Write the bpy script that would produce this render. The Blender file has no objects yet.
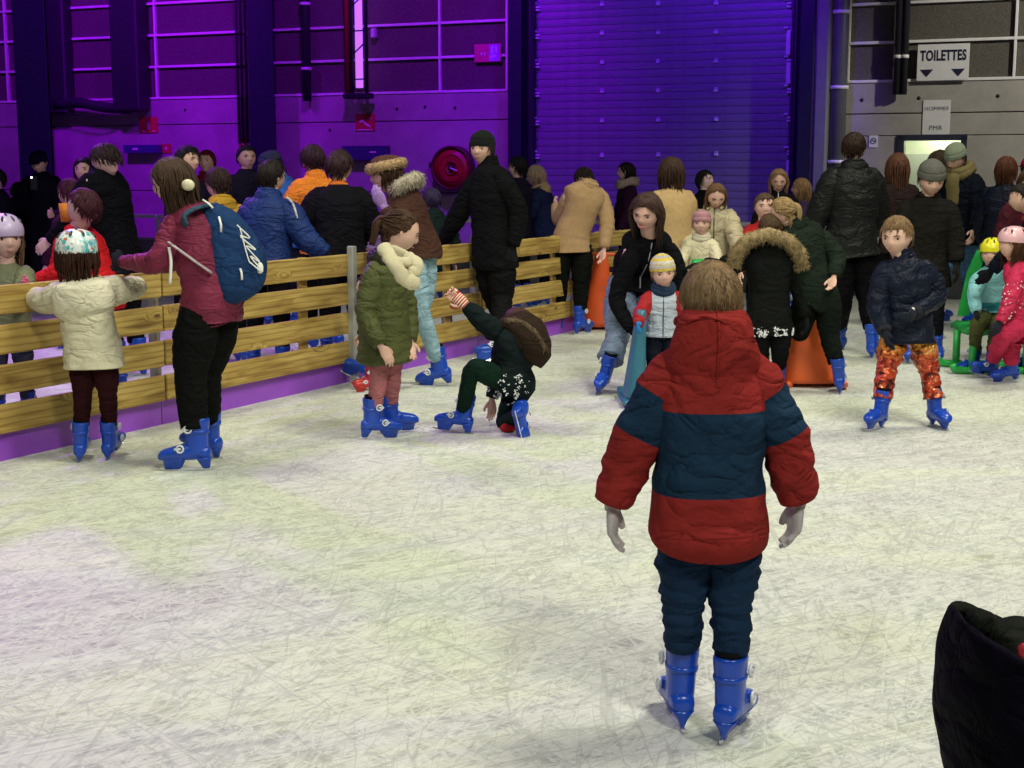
import bpy, math, random
import numpy as np
from mathutils import Vector, Matrix, noise as mnoise

S = bpy.context.scene
COL = S.collection
random.seed(7)
R = math.radians

# ------------------------------------------------------------------ camera, world, lights, exposure
FPX = 1400.0; CAMH = 1.55; PITCH = math.atan((384 - 173) / FPX)
cd = bpy.data.cameras.new('camera'); cam = bpy.data.objects.new('camera', cd); COL.objects.link(cam)
cam.location = (0, 0, CAMH); cam.rotation_euler = (math.pi / 2 - PITCH, 0, 0)
cd.sensor_width = 36; cd.lens = FPX * 36 / 1024; cd.clip_start = .05; cd.clip_end = 200
S.camera = cam
S.view_settings.view_transform = 'Standard'; S.view_settings.look = 'None'
S.view_settings.gamma = 1; S.view_settings.use_curve_mapping = False
S.view_settings.exposure = 0.0
w = bpy.data.worlds.new('world'); S.world = w; w.use_nodes = True
w.node_tree.nodes['Background'].inputs[0].default_value = (.62, .5, .85, 1)
w.node_tree.nodes['Background'].inputs[1].default_value = .022

def lamp(name, kind, loc, target, power, color, **kw):
    d = bpy.data.lights.new(name, kind); o = bpy.data.objects.new(name, d); COL.objects.link(o)
    o.location = loc
    o.rotation_euler = (Vector(target) - Vector(loc)).to_track_quat('-Z', 'Y').to_euler()
    d.energy = power; d.color = color
    for k, v in kw.items(): setattr(d, k, v)
    return o
WHITE = (1, .98, .80)
lamp('rink_lamp', 'SPOT', (3.5, 4.5, 8.5), (0.8, 6.5, 0), 2100, WHITE, spot_size=R(95), spot_blend=.7, shadow_soft_size=1.1)
lamp('rink_lamp', 'SPOT', (-3.5, 8, 8.5), (-1.0, 9, 0), 1300, (.98, 1, .78), spot_size=R(90), spot_blend=.7, shadow_soft_size=1.1)
lamp('rink_lamp', 'SPOT', (5.5, 11, 8.5), (4, 11.5, 0), 1500, WHITE, spot_size=R(85), spot_blend=.7, shadow_soft_size=1.0)
lamp('front_fill', 'SPOT', (4.0, -5, 10), (1.6, 7.5, 0), 3300, (1, .97, .84), spot_size=R(50), spot_blend=.6, shadow_soft_size=.8)  # unseen fill spots, added behind the camera to brighten people's fronts
lamp('front_fill', 'SPOT', (-4.5, -4, 10), (-1.6, 7.0, 0), 1500, (.9, 1, .90), spot_size=R(48), spot_blend=.6, shadow_soft_size=.8)
PURP = (.40, .02, 1)
lamp('purple_wall_lamp', 'SPOT', (-8.2, 23, 7.5), (-8.8, 28.4, 1.6), 1750, (.33, .0, 1), spot_size=R(110), spot_blend=.6, shadow_soft_size=.3)
lamp('purple_wall_lamp', 'SPOT', (-2.2, 20.4, 7.5), (-3, 25.8, 1.8), 1550, (.33, .0, 1), spot_size=R(100), spot_blend=.6, shadow_soft_size=.3)
lamp('purple_shutter_lamp', 'SPOT', (2.0, 18.5, 7.0), (2.5, 23.7, 3.2), 1300, (.15, .0, 1), spot_size=R(66), spot_blend=.5, shadow_soft_size=.3)
lamp('purple_crowd_lamp', 'SPOT', (-6.6, 16.5, 6.5), (-4.4, 10.4, .4), 1900, (.46, .06, 1), spot_size=R(62), spot_blend=.6, shadow_soft_size=.4)
lamp('purple_crowd_lamp', 'SPOT', (-9.5, 11.5, 6.0), (-4.5, 11.5, 0), 900, (.42, .05, 1), spot_size=R(66), spot_blend=.6, shadow_soft_size=.4)
lamp('toilet_wall_lamp', 'SPOT', (11.0, 15.5, 6.5), (9.6, 21.0, 2.5), 1900, (1, .95, .80), spot_size=R(66), spot_blend=.5, shadow_soft_size=.15)

# ------------------------------------------------------------------ pixel <-> world helpers
cp, sp = math.cos(PITCH), math.sin(PITCH)
def raydir(x, y):
    a = (x - 512) / FPX; b = (384 - y) / FPX
    return np.array([a, cp + b * sp, -sp + b * cp])
def at(x, y, Y):
    d = raydir(x, y); t = Y / d[1]
    return np.array([0, 0, CAMH]) + d * t
def ground(x, y, z=0.0):
    d = raydir(x, y); t = (z - CAMH) / d[2]
    return np.array([0, 0, CAMH]) + d * t
WP = np.array([6.65, 22.0, 0]); WD = np.array([-.927, .375, 0]); WD /= np.linalg.norm(WD)
WN = np.array([-WD[1], WD[0], 0]); WN = WN if WN[1] < 0 else -WN      # towards the hall
def wall_tz(x, y, off=0.0):
    d = raydir(x, y); P = WP + WN * off
    t = np.dot(P - np.array([0, 0, CAMH]), WN) / np.dot(d, WN)
    q = np.array([0, 0, CAMH]) + d * t
    return float(np.dot(q - WP, WD)), float(q[2])
def wpt(t, z, off=0.0):
    return WP + WD * t + WN * off + np.array([0, 0, z])

# ------------------------------------------------------------------ materials
MC = {}
def nodes(name):
    m = bpy.data.materials.new(name); m.use_nodes = True
    nt = m.node_tree; b = nt.nodes['Principled BSDF']
    return m, nt, b
def N(nt, t, **kw):
    n = nt.nodes.new(t)
    for k, v in kw.items():
        if k.startswith('i_'): n.inputs[k[2:].replace('_', ' ')].default_value = v
        else: setattr(n, k, v)
    return n
def ramp(nt, fac, stops):
    r = nt.nodes.new('ShaderNodeValToRGB'); e = r.color_ramp.elements
    while len(e) < len(stops): e.new(.5)
    for i, (p, c) in enumerate(stops):
        e[i].position = p; e[i].color = (*c, 1) if len(c) == 3 else c
    nt.links.new(fac, r.inputs[0]); return r
def mat(name, col, rough=.6, metal=0, bump=0, bscale=40, var=.12, stretch=(1, 1, 1), sheen=0, vscale=6, coat=0, spec=.5, wrinkle=0):
    key = (name, tuple(col), rough, metal, bump, bscale, var, stretch, sheen, vscale, wrinkle)
    if key in MC: return MC[key]
    m, nt, b = nodes(name)
    b.inputs['Roughness'].default_value = rough; b.inputs['Metallic'].default_value = metal
    b.inputs['Specular IOR Level'].default_value = spec
    if coat: b.inputs['Coat Weight'].default_value = coat
    if sheen:
        b.inputs['Sheen Weight'].default_value = sheen; b.inputs['Sheen Roughness'].default_value = .5
    tc = N(nt, 'ShaderNodeTexCoord'); mp = N(nt, 'ShaderNodeMapping'); mp.inputs['Scale'].default_value = stretch
    nt.links.new(tc.outputs['Object'], mp.inputs[0])
    n1 = N(nt, 'ShaderNodeTexNoise', i_Scale=vscale, i_Detail=5.0)
    nt.links.new(mp.outputs[0], n1.inputs['Vector'])
    c = np.array(col)
    r = ramp(nt, n1.outputs[0], [(.3, tuple(np.clip(c * (1 - var), 0, 1))), (.7, tuple(np.clip(c * (1 + var), 0, 1)))])
    nt.links.new(r.outputs[0], b.inputs['Base Color'])
    if bump:
        n2 = N(nt, 'ShaderNodeTexNoise', i_Scale=bscale, i_Detail=4.0)
        nt.links.new(mp.outputs[0], n2.inputs['Vector'])
        bp = N(nt, 'ShaderNodeBump', i_Strength=bump, i_Distance=.01)
        nt.links.new(n2.outputs[0], bp.inputs['Height']); nt.links.new(bp.outputs[0], b.inputs['Normal'])
        if wrinkle:      # creases of the cloth: ridged noise in two sizes
            prev = bp
            for sc, ds, st_, (sx, sz) in ((5.5, .045, 1.0, (1, 1.9)), (13.0, .014, .7, (1.2, 1.5))):
                mw = N(nt, 'ShaderNodeMapping'); mw.inputs['Scale'].default_value = (sx, sx, sz); mw.inputs['Rotation'].default_value = (.3, .5, 0); nt.links.new(tc.outputs['Object'], mw.inputs[0])
                n3 = N(nt, 'ShaderNodeTexNoise', i_Scale=sc, i_Detail=2.0, i_Distortion=.9); nt.links.new(mw.outputs[0], n3.inputs['Vector'])
                s1 = N(nt, 'ShaderNodeMath', operation='SUBTRACT'); s1.inputs[1].default_value = .5; nt.links.new(n3.outputs[0], s1.inputs[0])
                a1 = N(nt, 'ShaderNodeMath', operation='ABSOLUTE'); nt.links.new(s1.outputs[0], a1.inputs[0])
                p1 = N(nt, 'ShaderNodeMath', operation='POWER'); p1.inputs[1].default_value = .75; nt.links.new(a1.outputs[0], p1.inputs[0])
                b2 = N(nt, 'ShaderNodeBump', i_Strength=wrinkle * st_, i_Distance=ds); nt.links.new(p1.outputs[0], b2.inputs['Height']); nt.links.new(prev.outputs[0], b2.inputs['Normal']); prev = b2
            nt.links.new(prev.outputs[0], b.inputs['Normal'])
    MC[key] = m; return m
def dk(c): return tuple(q * (.55 if max(c) < .06 else 1) for q in c)
def cloth(c, rough=.8): return mat('woven_cloth', dk(c), rough, 0, .25, 180, .15, sheen=0, spec=.05, wrinkle=.75)
def wool(c): return mat('wool_cloth', c, .95, 0, .6, 260, .09, sheen=.03, vscale=30, spec=.05)
def puffer(c): return mat('nylon_cloth', dk(c), .5, 0, .2, 60, .12, spec=.12, wrinkle=.75)
def denim(c): return mat('denim_cloth', c, .85, 0, .4, 300, .28, vscale=9, spec=.1, wrinkle=.9)
def hairm(c): return mat('hair_strands', c, .5, 0, .5, 60, .38, stretch=(6, 6, .7), vscale=18, spec=.18)
def furm(c): return mat('fur', c, .9, 0, .6, 90, .35, vscale=30, spec=.2)
def skinm(c): return mat('skin', c, .5, 0, .06, 120, .07, vscale=12)
def plastic(c, r=.3): return mat('plastic', c, r, 0, .05, 30, .08)
def metalm(c, r=.35): return mat('metal', c, r, .9, .05, 60, .1)
def emis(name, c, s):
    m, nt, b = nodes(name); b.inputs['Base Color'].default_value = (*c, 1)
    b.inputs['Emission Color'].default_value = (*c, 1); b.inputs['Emission Strength'].default_value = s
    return m
SKATE = plastic((.006, .055, .42), .28)
SKATE_RED = plastic((.5, .02, .02), .3)
BLADE = metalm((.75, .76, .8), .25)
BUCK = plastic((.62, .64, .68), .35)
BLACK = cloth((.012, .012, .016))
EYEW = plastic((.75, .73, .7), .2); EYED = plastic((.025, .015, .012), .15)
LIPS = plastic((.42, .13, .12), .45); TEETH = plastic((.8, .78, .72), .3)
SNOW = mat('snow', (.85, .87, .88), .8, 0, .4, 120, .05)

# ------------------------------------------------------------------ mesh helpers
class MB:
    def __init__(s): s.v = []; s.f = []; s.m = []; s.n = 0
    def add(s, v, f, mi=0):
        v = np.asarray(v, float).reshape(-1, 3)
        s.v.append(v); b = s.n
        for q in f: s.f.append(tuple(i + b for i in q))
        s.m += (list(mi) if isinstance(mi, (list, tuple, np.ndarray)) else [mi] * len(f))
        s.n += len(v); return s
    def arrays(s): return (np.vstack(s.v) if s.v else np.zeros((0, 3))), s.f
    def mesh(s, name, mats, smooth=True):
        me = bpy.data.meshes.new(name); v, f = s.arrays()
        me.from_pydata(v.tolist(), [], f)
        for m in (mats if isinstance(mats, (list, tuple)) else [mats]): me.materials.append(m)
        me.polygons.foreach_set('material_index', s.m)
        if smooth: me.polygons.foreach_set('use_smooth', [True] * len(f))
        me.update(); return me
    def build(s, name, mats, parent=None, loc=None, smooth=True):
        o = bpy.data.objects.new(name, s.mesh(name, mats, smooth)); COL.objects.link(o)
        if parent: o.parent = parent
        if loc is not None: o.location = loc
        return o
def tag(o, label=None, cat=None, group=None, kind=None):
    if label: o['label'] = label
    if cat: o['category'] = cat
    if group: o['group'] = group
    if kind: o['kind'] = kind
    return o
def empty(name, loc):
    o = bpy.data.objects.new(name, None); COL.objects.link(o); o.location = loc; o.empty_display_size = .1; return o
def unit(v):
    n = np.linalg.norm(v); return v / n if n > 1e-9 else np.array([0, 0, 1.])
def crom(P, n, ts=None):
    """Catmull-Rom through rows of P, n samples"""
    P = np.asarray(P, float); k = len(P)
    u = np.linspace(0, k - 1, n) if ts is None else ts
    Q = np.vstack([2 * P[0] - P[1], P, 2 * P[-1] - P[-2]])
    out = []
    for x in u:
        i = min(int(x), k - 2); t = x - i
        a, b, c, d = Q[i], Q[i + 1], Q[i + 2], Q[i + 3]
        out.append(.5 * ((2 * b) + (c - a) * t + (2 * a - 5 * b + 4 * c - d) * t * t + (3 * b - a - 3 * c + d) * t ** 3))
    return np.array(out)
def grid_faces(n, m, capA=True, capB=True):
    f = []
    for i in range(n - 1):
        for j in range(m):
            k = (j + 1) % m
            f.append((i * m + j, i * m + k, (i + 1) * m + k, (i + 1) * m + j))
    if capA: f.append(tuple(range(m - 1, -1, -1)))
    if capB: f.append(tuple(range((n - 1) * m, n * m)))
    return f
def rings_mesh(R_, capA=True, capB=True):
    n, m, _ = R_.shape
    return R_.reshape(-1, 3), grid_faces(n, m, capA, capB)
def fold(p, s, amp, fr=1.0, seed=0):
    return amp * mnoise.noise(Vector((p[0] * 9 * fr + seed, p[1] * 9 * fr, s * 26 * fr)))
def tube(path, rad, m=10, caps=True, ref=None, wr=0, wf=1.0, quilt=None, seed=0, flat=None, acc=0, accf=60):
    """path (n,3), rad (n,) ; returns verts, faces"""
    path = np.asarray(path, float); n = len(path); rad = np.asarray(rad, float)
    T = np.gradient(path, axis=0)
    u = None; out = np.zeros((n, m, 3)); s = 0
    for i in range(n):
        t = unit(T[i])
        if u is None:
            r0 = np.array(ref if ref is not None else ([1, 0, 0] if abs(t[0]) < .8 else [0, 1, 0]), float)
            u = unit(r0 - t * np.dot(r0, t))
        else: u = unit(u - t * np.dot(u, t))
        v = np.cross(t, u)
        if i: s += np.linalg.norm(path[i] - path[i - 1])
        for j in range(m):
            a = 2 * math.pi * j / m
            d = u * math.cos(a) + v * math.sin(a) * (flat if flat else 1)
            k = rad[i]
            if quilt: k = k * (1 - .11 + .13 * abs(math.sin(math.pi * s / quilt)) ** .55)
            if wr: k = k * (1 + fold(path[i] + d * rad[i], s, wr, wf, seed))
            if acc: k = k * (1 + acc * math.sin(s * accf * 2 + 1.5 * math.sin(a + i * .7 + seed) + seed) * min(1, i / 3))
            out[i, j] = path[i] + d * k
    return rings_mesh(out, caps, caps)
def bez3(a, b, c, n=10, k=.28):
    """two-bone path bending at b"""
    a, b, c = map(np.asarray, (a, b, c))
    p1 = b + (a - b) * k; p2 = b + (c - b) * k
    mid = (p1 + 2 * b + p2) / 4
    return crom([a, a + (p1 - a) * .5, p1, mid, p2, p2 + (c - p2) * .5, c], n)
def box_vf(c, sx, sy, sz, ax=None):
    c = np.asarray(c, float)
    A = np.eye(3) if ax is None else np.array(ax)
    v = [c + A[0] * sx * i / 2 + A[1] * sy * j / 2 + A[2] * sz * k / 2 for k in (-1, 1) for j in (-1, 1) for i in (-1, 1)]
    return v, [(0, 2, 3, 1), (4, 5, 7, 6), (0, 1, 5, 4), (2, 6, 7, 3), (0, 4, 6, 2), (1, 3, 7, 5)]
def cbox(c, sx, sy, sz, ax=None, b=.006):
    """chamfered box: three nested rings in z"""
    c = np.asarray(c, float); A = np.eye(3) if ax is None else np.array(ax)
    rings = []
    b = min(b, sx * .3, sy * .3, sz * .3)
    for z, ins in ((-sz / 2, b), (-sz / 2 + b, 0), (sz / 2 - b, 0), (sz / 2, b)):
        x, y = sx / 2 - ins, sy / 2 - ins
        pts = [(x, y - b), (x - b, y), (-x + b, y), (-x, y - b), (-x, -y + b), (-x + b, -y), (x - b, -y), (x, -y + b)]
        rings.append([c + A[0] * p[0] + A[1] * p[1] + A[2] * z for p in pts])
    return rings_mesh(np.array(rings))
def ellipsoid(c, rx, ry, rz, nu=12, nv=8, ax=None):
    A = np.eye(3) if ax is None else np.array(ax); Rr = []
    for i in range(nv + 1):
        th = math.pi * (i + .02) / (nv + .04)
        Rr.append([np.asarray(c) + A[0] * rx * math.sin(th) * math.cos(2 * math.pi * j / nu) +
                   A[1] * ry * math.sin(th) * math.sin(2 * math.pi * j / nu) - A[2] * rz * math.cos(th) for j in range(nu)])
    return rings_mesh(np.array(Rr))
def remesh(v, f, vox):
    me = bpy.data.meshes.new('t'); me.from_pydata(np.asarray(v).tolist(), [], f)
    o = bpy.data.objects.new('t', me); COL.objects.link(o)
    md = o.modifiers.new('r', 'REMESH'); md.mode = 'VOXEL'; md.voxel_size = vox
    md2 = o.modifiers.new('s', 'SMOOTH'); md2.factor = .5; md2.iterations = 3
    dg = bpy.context.evaluated_depsgraph_get(); e = o.evaluated_get(dg).to_mesh()
    vv = np.empty(len(e.vertices) * 3); e.vertices.foreach_get('co', vv)
    ff = [tuple(p.vertices) for p in e.polygons]
    o.to_mesh_clear; bpy.data.objects.remove(o); bpy.data.meshes.remove(me)
    return vv.reshape(-1, 3), ff
def spikes(base, dirs, ln, w, segs=3, droop=0):
    """tapering three-sided hair tufts from base points along dirs"""
    V = []; F = []; n = 0
    for b, d in zip(base, dirs):
        d = unit(np.asarray(d)); u = unit(np.cross(d, [random.uniform(-1, 1), random.uniform(-1, 1), random.uniform(-1, 1)])); v = np.cross(d, u)
        L = ln * random.uniform(.6, 1.3)
        for k in range(segs):
            t = k / segs; p = b + d * L * t + np.array([0, 0, -droop * L * t * t]); r = w * (1 - t)
            for j in range(3):
                a = 2.094 * j; V.append(p + (u * math.cos(a) + v * math.sin(a)) * r)
        V.append(b + d * L + np.array([0, 0, -droop * L]))
        for k in range(segs - 1):
            for j in range(3):
                a, c = n + k * 3 + j, n + k * 3 + (j + 1) % 3; F.append((a, c, c + 3, a + 3))
        e = n + (segs - 1) * 3; tip = n + segs * 3
        for j in range(3): F.append((e + j, e + (j + 1) % 3, tip))
        n += segs * 3 + 1
    return np.array(V), F
# ------------------------------------------------------------------ heads, hair, hats
def sm(x, a, b):
    t = min(max((x - a) / (b - a), 0), 1); return t * t * (3 - 2 * t)
def head_point(th, ph, off=0.0, child=0):
    """th 0 top..pi bottom, ph 0 = front (+y), grows to +x"""
    dx, dy, dz = math.sin(th) * math.sin(ph), math.sin(th) * math.cos(ph), math.cos(th)
    x, y, z = dx * .375, dy * .46, dz * .5
    if z < 0:
        t = -z / .5
        x *= 1 - .26 * t ** 1.6
        y *= (1 - .10 * t) if y > 0 else (1 - .45 * t)
        if y > 0: y += .03 * t
    if dy > 0:
        f = dy
        y -= .022 * f * math.exp(-((z - .02) / .07) ** 2) * math.exp(-((abs(x) - .15) / .09) ** 2)
        pr = sm(z, .08, -.10) * (1 - sm(-z, .12, .17))
        y += (.085 - .02 * child) * math.exp(-(x / .05) ** 2) * pr
        y += .012 * math.exp(-((z - .10) / .04) ** 2) * f
        y += .022 * math.exp(-((z + .27) / .05) ** 2) * math.exp(-(x / .12) ** 2)
        y += .025 * math.exp(-((z + .43) / .06) ** 2) * math.exp(-(x / .12) ** 2)
        x += math.copysign(.012 * (1 + child), x) * math.exp(-((z + .14) / .1) ** 2) * f
    if off:
        x += dx * off; y += dy * off; z += dz * off
    return np.array([x, y, z])
def head_grid(nt, npx, fn):
    Rr = []
    for i in range(nt):
        th = math.pi * (i + .15) / (nt - 1 + .3)
        Rr.append([fn(th, 2 * math.pi * j / npx) for j in range(npx)])
    v, f = rings_mesh(np.array(Rr)); return v, f
def head_vf(detail, child):
    v, f = head_grid(*((40, 60) if detail else (18, 24)), lambda a, b: head_point(a, b, 0, child))
    mb = MB().add(v, f)
    for s in (-1, 1):
        e, ef = ellipsoid((s * .375, -.04, -.03), .03, .055, .10, 8, 6, [[.9, -.35 * s, 0], [.35 * s, .9, 0], [0, 0, 1]]); mb.add(e, ef)
    return mb.arrays()
HV = {(d, c): head_vf(d, c) for d in (0, 1) for c in (0, 1)}
def hairline(y, side=.02, back=-.33, front=.27):
    t = y / .46
    if t > .15: return side + (front - side) * sm(t, .15, .62)
    return back + (side - back) * sm(t, -.75, .15)
def to_world(v, c, H, hh):
    v = np.asarray(v); return c + (v[:, 0:1] * H[0] + v[:, 1:2] * H[1] + v[:, 2:3] * H[2]) * hh
def hair_build(name, parent, c, H, hh, length, col, detail=1, side=.02, back=-.33, front=.27, thick=.045, tail=None, wave=.0, seed=0, bun=False, part_side=.0, vol=1.0):
    rnd = random.Random(seed)
    def fn(th, ph):
        p = head_point(th, ph)
        h = hairline(p[1], side, back, front)
        m = sm(p[2] - h, -.02, .05)
        off = -.05 + m * (.05 + thick * (1 + .35 * mnoise.noise(Vector((p[0] * 7 + seed, p[1] * 7, p[2] * 4)))) * vol)
        return head_point(th, ph, off)
    v, f = head_grid(26 if detail else 16, 36 if detail else 20, fn)
    mb = MB().add(v, f)
    n = {2: 1500, 1: 240, 0: 110}[detail]
    wid = {2: .011, 1: .032, 0: .045}[detail]
    nseg = 4 if length < .4 else 8
    V = []; F = []; cnt = 0; made = 0; tries = 0
    crown = np.array([part_side, -.17, .52])
    ell = np.array([.375, .46, .5])
    while made < n and tries < n * 8:
        tries += 1
        z = rnd.uniform(-.7, 1); a = rnd.uniform(0, 6.283); s_ = math.sqrt(1 - z * z)
        th, ph = math.acos(z), a
        p = head_point(th, ph, thick * .8)
        if p[2] < hairline(p[1], side, back, front) + .02: continue
        made += 1
        L = length * rnd.uniform(.75, 1.15)
        if length < .4 and p[2] > .25: L *= 1.25
        if length < .4 and p[1] > .18: L *= .55
        step = L / nseg; pts = [p]; q = p.copy()
        for k in range(nseg):
            fl = q - crown
            if length >= .4 and q[1] > .1 and q[2] > -.05: fl = fl * np.array([1, .15, 1]) + np.array([math.copysign(.5, q[0] + part_side), -.35, 0])
            if tail is not None and q[2] > -.2: fl = np.array(tail) * 1.0 - q
            nrm = unit(q / ell ** 2)
            if q[2] > -.28 or length < .4:
                fl = unit(fl - nrm * np.dot(fl, nrm))
                d = unit(fl + np.array([0, 0, -.45 if length >= .4 else -.1]) + np.array([rnd.gauss(0, .16), rnd.gauss(0, .16), rnd.gauss(0, .1)]))
            else:
                d = unit(np.array([-q[0] * .25 + wave * math.sin(k * 1.9 + seed + made), -.0 + wave * math.cos(k * 2.1 + made), -1]))
            q = q + d * step
            e = np.linalg.norm(q / (ell + thick * (.9 + .5 * k / nseg) * vol))
            if e < 1 and q[2] > -.35: q = q / e
            if q[2] <= -.35 and abs(q[0]) < .3 and q[1] > -.26: q[1] = -.26 if q[1] < .1 else q[1]
            pts.append(q.copy())
        m = 3; nn = len(pts)
        for k, pt in enumerate(pts):
            t = unit(pts[min(k + 1, nn - 1)] - pts[max(k - 1, 0)]); u = unit(np.cross(t, pt + 1e-3)); vv = np.cross(t, u)
            r = wid * (1 - .85 * (k / (nn - 1)) ** (1.3 if length < .4 else 2.2))
            for j in range(3):
                aa = 2.094 * j + .5; V.append(pt + u * math.cos(aa) * r + vv * math.sin(aa) * r * .6)
        for k in range(nn - 1):
            for j in range(3):
                x0, x1 = cnt + k * 3 + j, cnt + k * 3 + (j + 1) % 3; F.append((x0, x1, x1 + 3, x0 + 3))
        cnt += nn * 3
    if V: mb.add(V, F)
    if tail is not None:
        tl = np.array(tail); TL = .55 if not bun else .0
        if bun: v, f = ellipsoid(tl + np.array([0, -.06, 0]), .15, .13, .15, 12, 8); mb.add(v, f)
        else:
            path = crom([tl + [0, .06, .03], tl + [0, -.1, 0], tl + [0, -.17, -.2], tl + [0, -.12, -.45], tl + [0, -.1, -.68]], 12)
            v, f = tube(path, [.06, .08, .1, .105, .11, .11, .105, .1, .085, .06, .04, .012], 10, wr=.25, wf=2, seed=seed); mb.add(v, f)
            for q in range(24):
                o = np.array([rnd.gauss(0, .05), rnd.gauss(0, .05), 0]); v, f = tube(path[1:] + o, np.linspace(.03, .004, 11), 4); mb.add(v, f)
    v, f = mb.arrays(); mb.v = [to_world(v, c, H, hh)]
    return mb.build(name, hairm(col), parent)
def revolve(profile, a=.40, b=.48, m=36, rib=0, nrib=24, tilt=0, cy=0.0):
    Rr = []
    for z, s_ in profile:
        ring = []
        for j in range(m):
            an = 2 * math.pi * j / m
            k = s_ * (1 + rib * math.cos(an * nrib))
            x, y = a * k * math.sin(an), b * k * math.cos(an)
            ring.append([x, y + cy - tilt * z, z + tilt * y * .6])
        Rr.append(ring)
    v, f = rings_mesh(np.array(Rr)); return v, [q[::-1] for q in f]
def beanie(parent, c, H, hh, cols, slouch=.0, pom=None):
    prof = [(.05, .98), (.06, 1.05), (.12, 1.1), (.22, 1.1), (.27, 1.06), (.275, 1.01), (.30, 1.04), (.38, .99), (.46, .88), (.53, .72), (.59, .52), (.63, .3), (.65, .1)]
    if slouch: prof = [(z + (slouch * sm(z, .3, .65)), s_ * (1 + slouch * .6 * sm(z, .25, .5))) for z, s_ in prof]
    prof = np.array(prof); pr = crom(prof, 30)
    v, f = revolve(pr, rib=.02, nrib=24, m=72, tilt=.22, cy=-.02)
    n = 29
    mi = [min(int((q // 72) / n * 9.99), 9) % len(cols) if q < n * 72 else 0 for q in range(len(f))]
    return MB().add(to_world(v, c, H, hh), f, mi).build('beanie', [wool(q) for q in cols], parent)
def helmet(parent, c, H, hh, cols, marks=None, vents=True, seed=0):
    prof = crom(np.array([(.10, .90), (.06, 1.0), (.08, 1.06), (.2, 1.1), (.34, 1.05), (.46, .93), (.56, .72), (.62, .45), (.645, .15)]), 22)
    v, f = revolve(prof, a=.44, b=.52, m=40, tilt=.1, cy=-.03)
    m = marks or plastic(cols, .2)
    o = MB().add(to_world(v, c, H, hh), f).build('helmet', m, parent)
    if vents:
        for (az, el, L) in ((20, 48, .1), (-20, 48, .1), (55, 42, .1), (-55, 42, .1), (110, 44, .1), (-110, 44, .1), (160, 45, .1), (-160, 45, .1), (0, 66, .1), (180, 68, .1)):
            a, e = R(az), R(el)
            d = np.array([math.sin(a) * math.cos(e), math.cos(a) * math.cos(e), math.sin(e)])
            p = np.array([.545 * d[0], .64 * d[1] - .06, .08 + .59 * d[2]])
            t = unit(np.array([-d[0] * d[2], -d[1] * d[2], 1 - d[2] ** 2])); s_ = np.cross(t, d)
            vv, ff = ellipsoid(p, L, .035, .03, 10, 6, [t, s_, d])
            MB().add(to_world(vv, c, H, hh), ff).build('vent', plastic((.02, .02, .025)), o)
    for s_ in (-1, 1):
        path = crom([(s_ * .42, .05, .1), (s_ * .41, .06, -.1), (s_ * .33, .1, -.34), (s_ * .1, .16, -.5)], 8)
        vv, ff = tube(path, [.016] * 8, 5, flat=.4); MB().add(to_world(vv, c, H, hh), ff).build('chin_strap', BLACK, o)
    return o
def fur_tube(name, parent, path, rad, col, n=260, ln=.05, w=.006, seed=0, closed=False):
    """soft fur roll along a world-space path"""
    path = np.asarray(path); v, f = tube(path, [rad] * len(path), 10, wr=.2, wf=2, seed=seed)
    mb = MB().add(v, f); B = []; D = []
    T = np.gradient(path, axis=0)
    for _ in range(n):
        i = random.randrange(len(path)); k = random.random(); j = min(i + 1, len(path) - 1)
        p = path[i] * (1 - k) + path[j] * k; t = unit(T[i]); d = np.array([random.gauss(0, 1) for _ in range(3)]); d = unit(d - t * np.dot(d, t))
        B.append(p + d * rad * .8); D.append(d + t * random.uniform(-.6, .6) + np.array([0, 0, -.2]))
    v, f = spikes(B, D, ln, w, 3, .3); mb.add(v, f)
    return mb.build(name, furm(col), parent)
def face_parts(parent, c, H, hh, iris=(.03, .02, .015), brow=(.04, .025, .015), smile=0, look=0, lids=.0):
    for s_ in (-1, 1):
        e, ef = ellipsoid((s_ * .15, .352, .015), .062, .045, .040 * (1 - lids), 12, 8)
        MB().add(to_world(e, c, H, hh), ef).build('eye', EYEW, parent)
        e, ef = ellipsoid((s_ * .15 + look, .380, .012 - lids * .02), .046, .026, .040 * (1 - lids), 10, 6)
        MB().add(to_world(e, c, H, hh), ef).build('iris', EYED, parent)
        path = crom([(s_ * .075, .445, .09), (s_ * .15, .43, .115), (s_ * .235, .365, .09)], 7)
        v, f = tube(path, [.011, .016, .017, .017, .016, .013, .007], 6, flat=.7)
        MB().add(to_world(v, c, H, hh), f).build('eyebrow', hairm(brow), parent)
        path = crom([(s_ * .088, .405, .03), (s_ * .15, .415, .056), (s_ * .215, .375, .03)], 6)
        v, f = tube(path, [.008, .012, .012, .012, .012, .008], 5, flat=.7)
        MB().add(to_world(v, c, H, hh), f).build('eyelid', hairm(brow), parent)
    wd = .085 + .055 * smile
    path = crom([(-wd, .405, -.262 + .025 * smile), (-.035, .448, -.262 - .01 * smile), (.035, .448, -.262 - .01 * smile), (wd, .405, -.262 + .025 * smile)], 9)
    if smile > .5:
        v, f = tube(path, [.008, .024, .036, .042, .044, .042, .036, .024, .008], 8, flat=.9)
        o = MB().add(to_world(v, c, H, hh), f).build('mouth', LIPS, parent)
        v, f = tube(path[1:-1] + np.array([0, .012, .004]), [.012, .022, .027, .028, .027, .022, .012], 6, flat=.6)
        MB().add(to_world(v, c, H, hh), f).build('teeth', TEETH, o)
    else:
        v, f = tube(path, [.005, .012, .016, .018, .017, .018, .016, .012, .005], 8, flat=.8)
        MB().add(to_world(v, c, H, hh), f).build('mouth', LIPS, parent)

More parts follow.
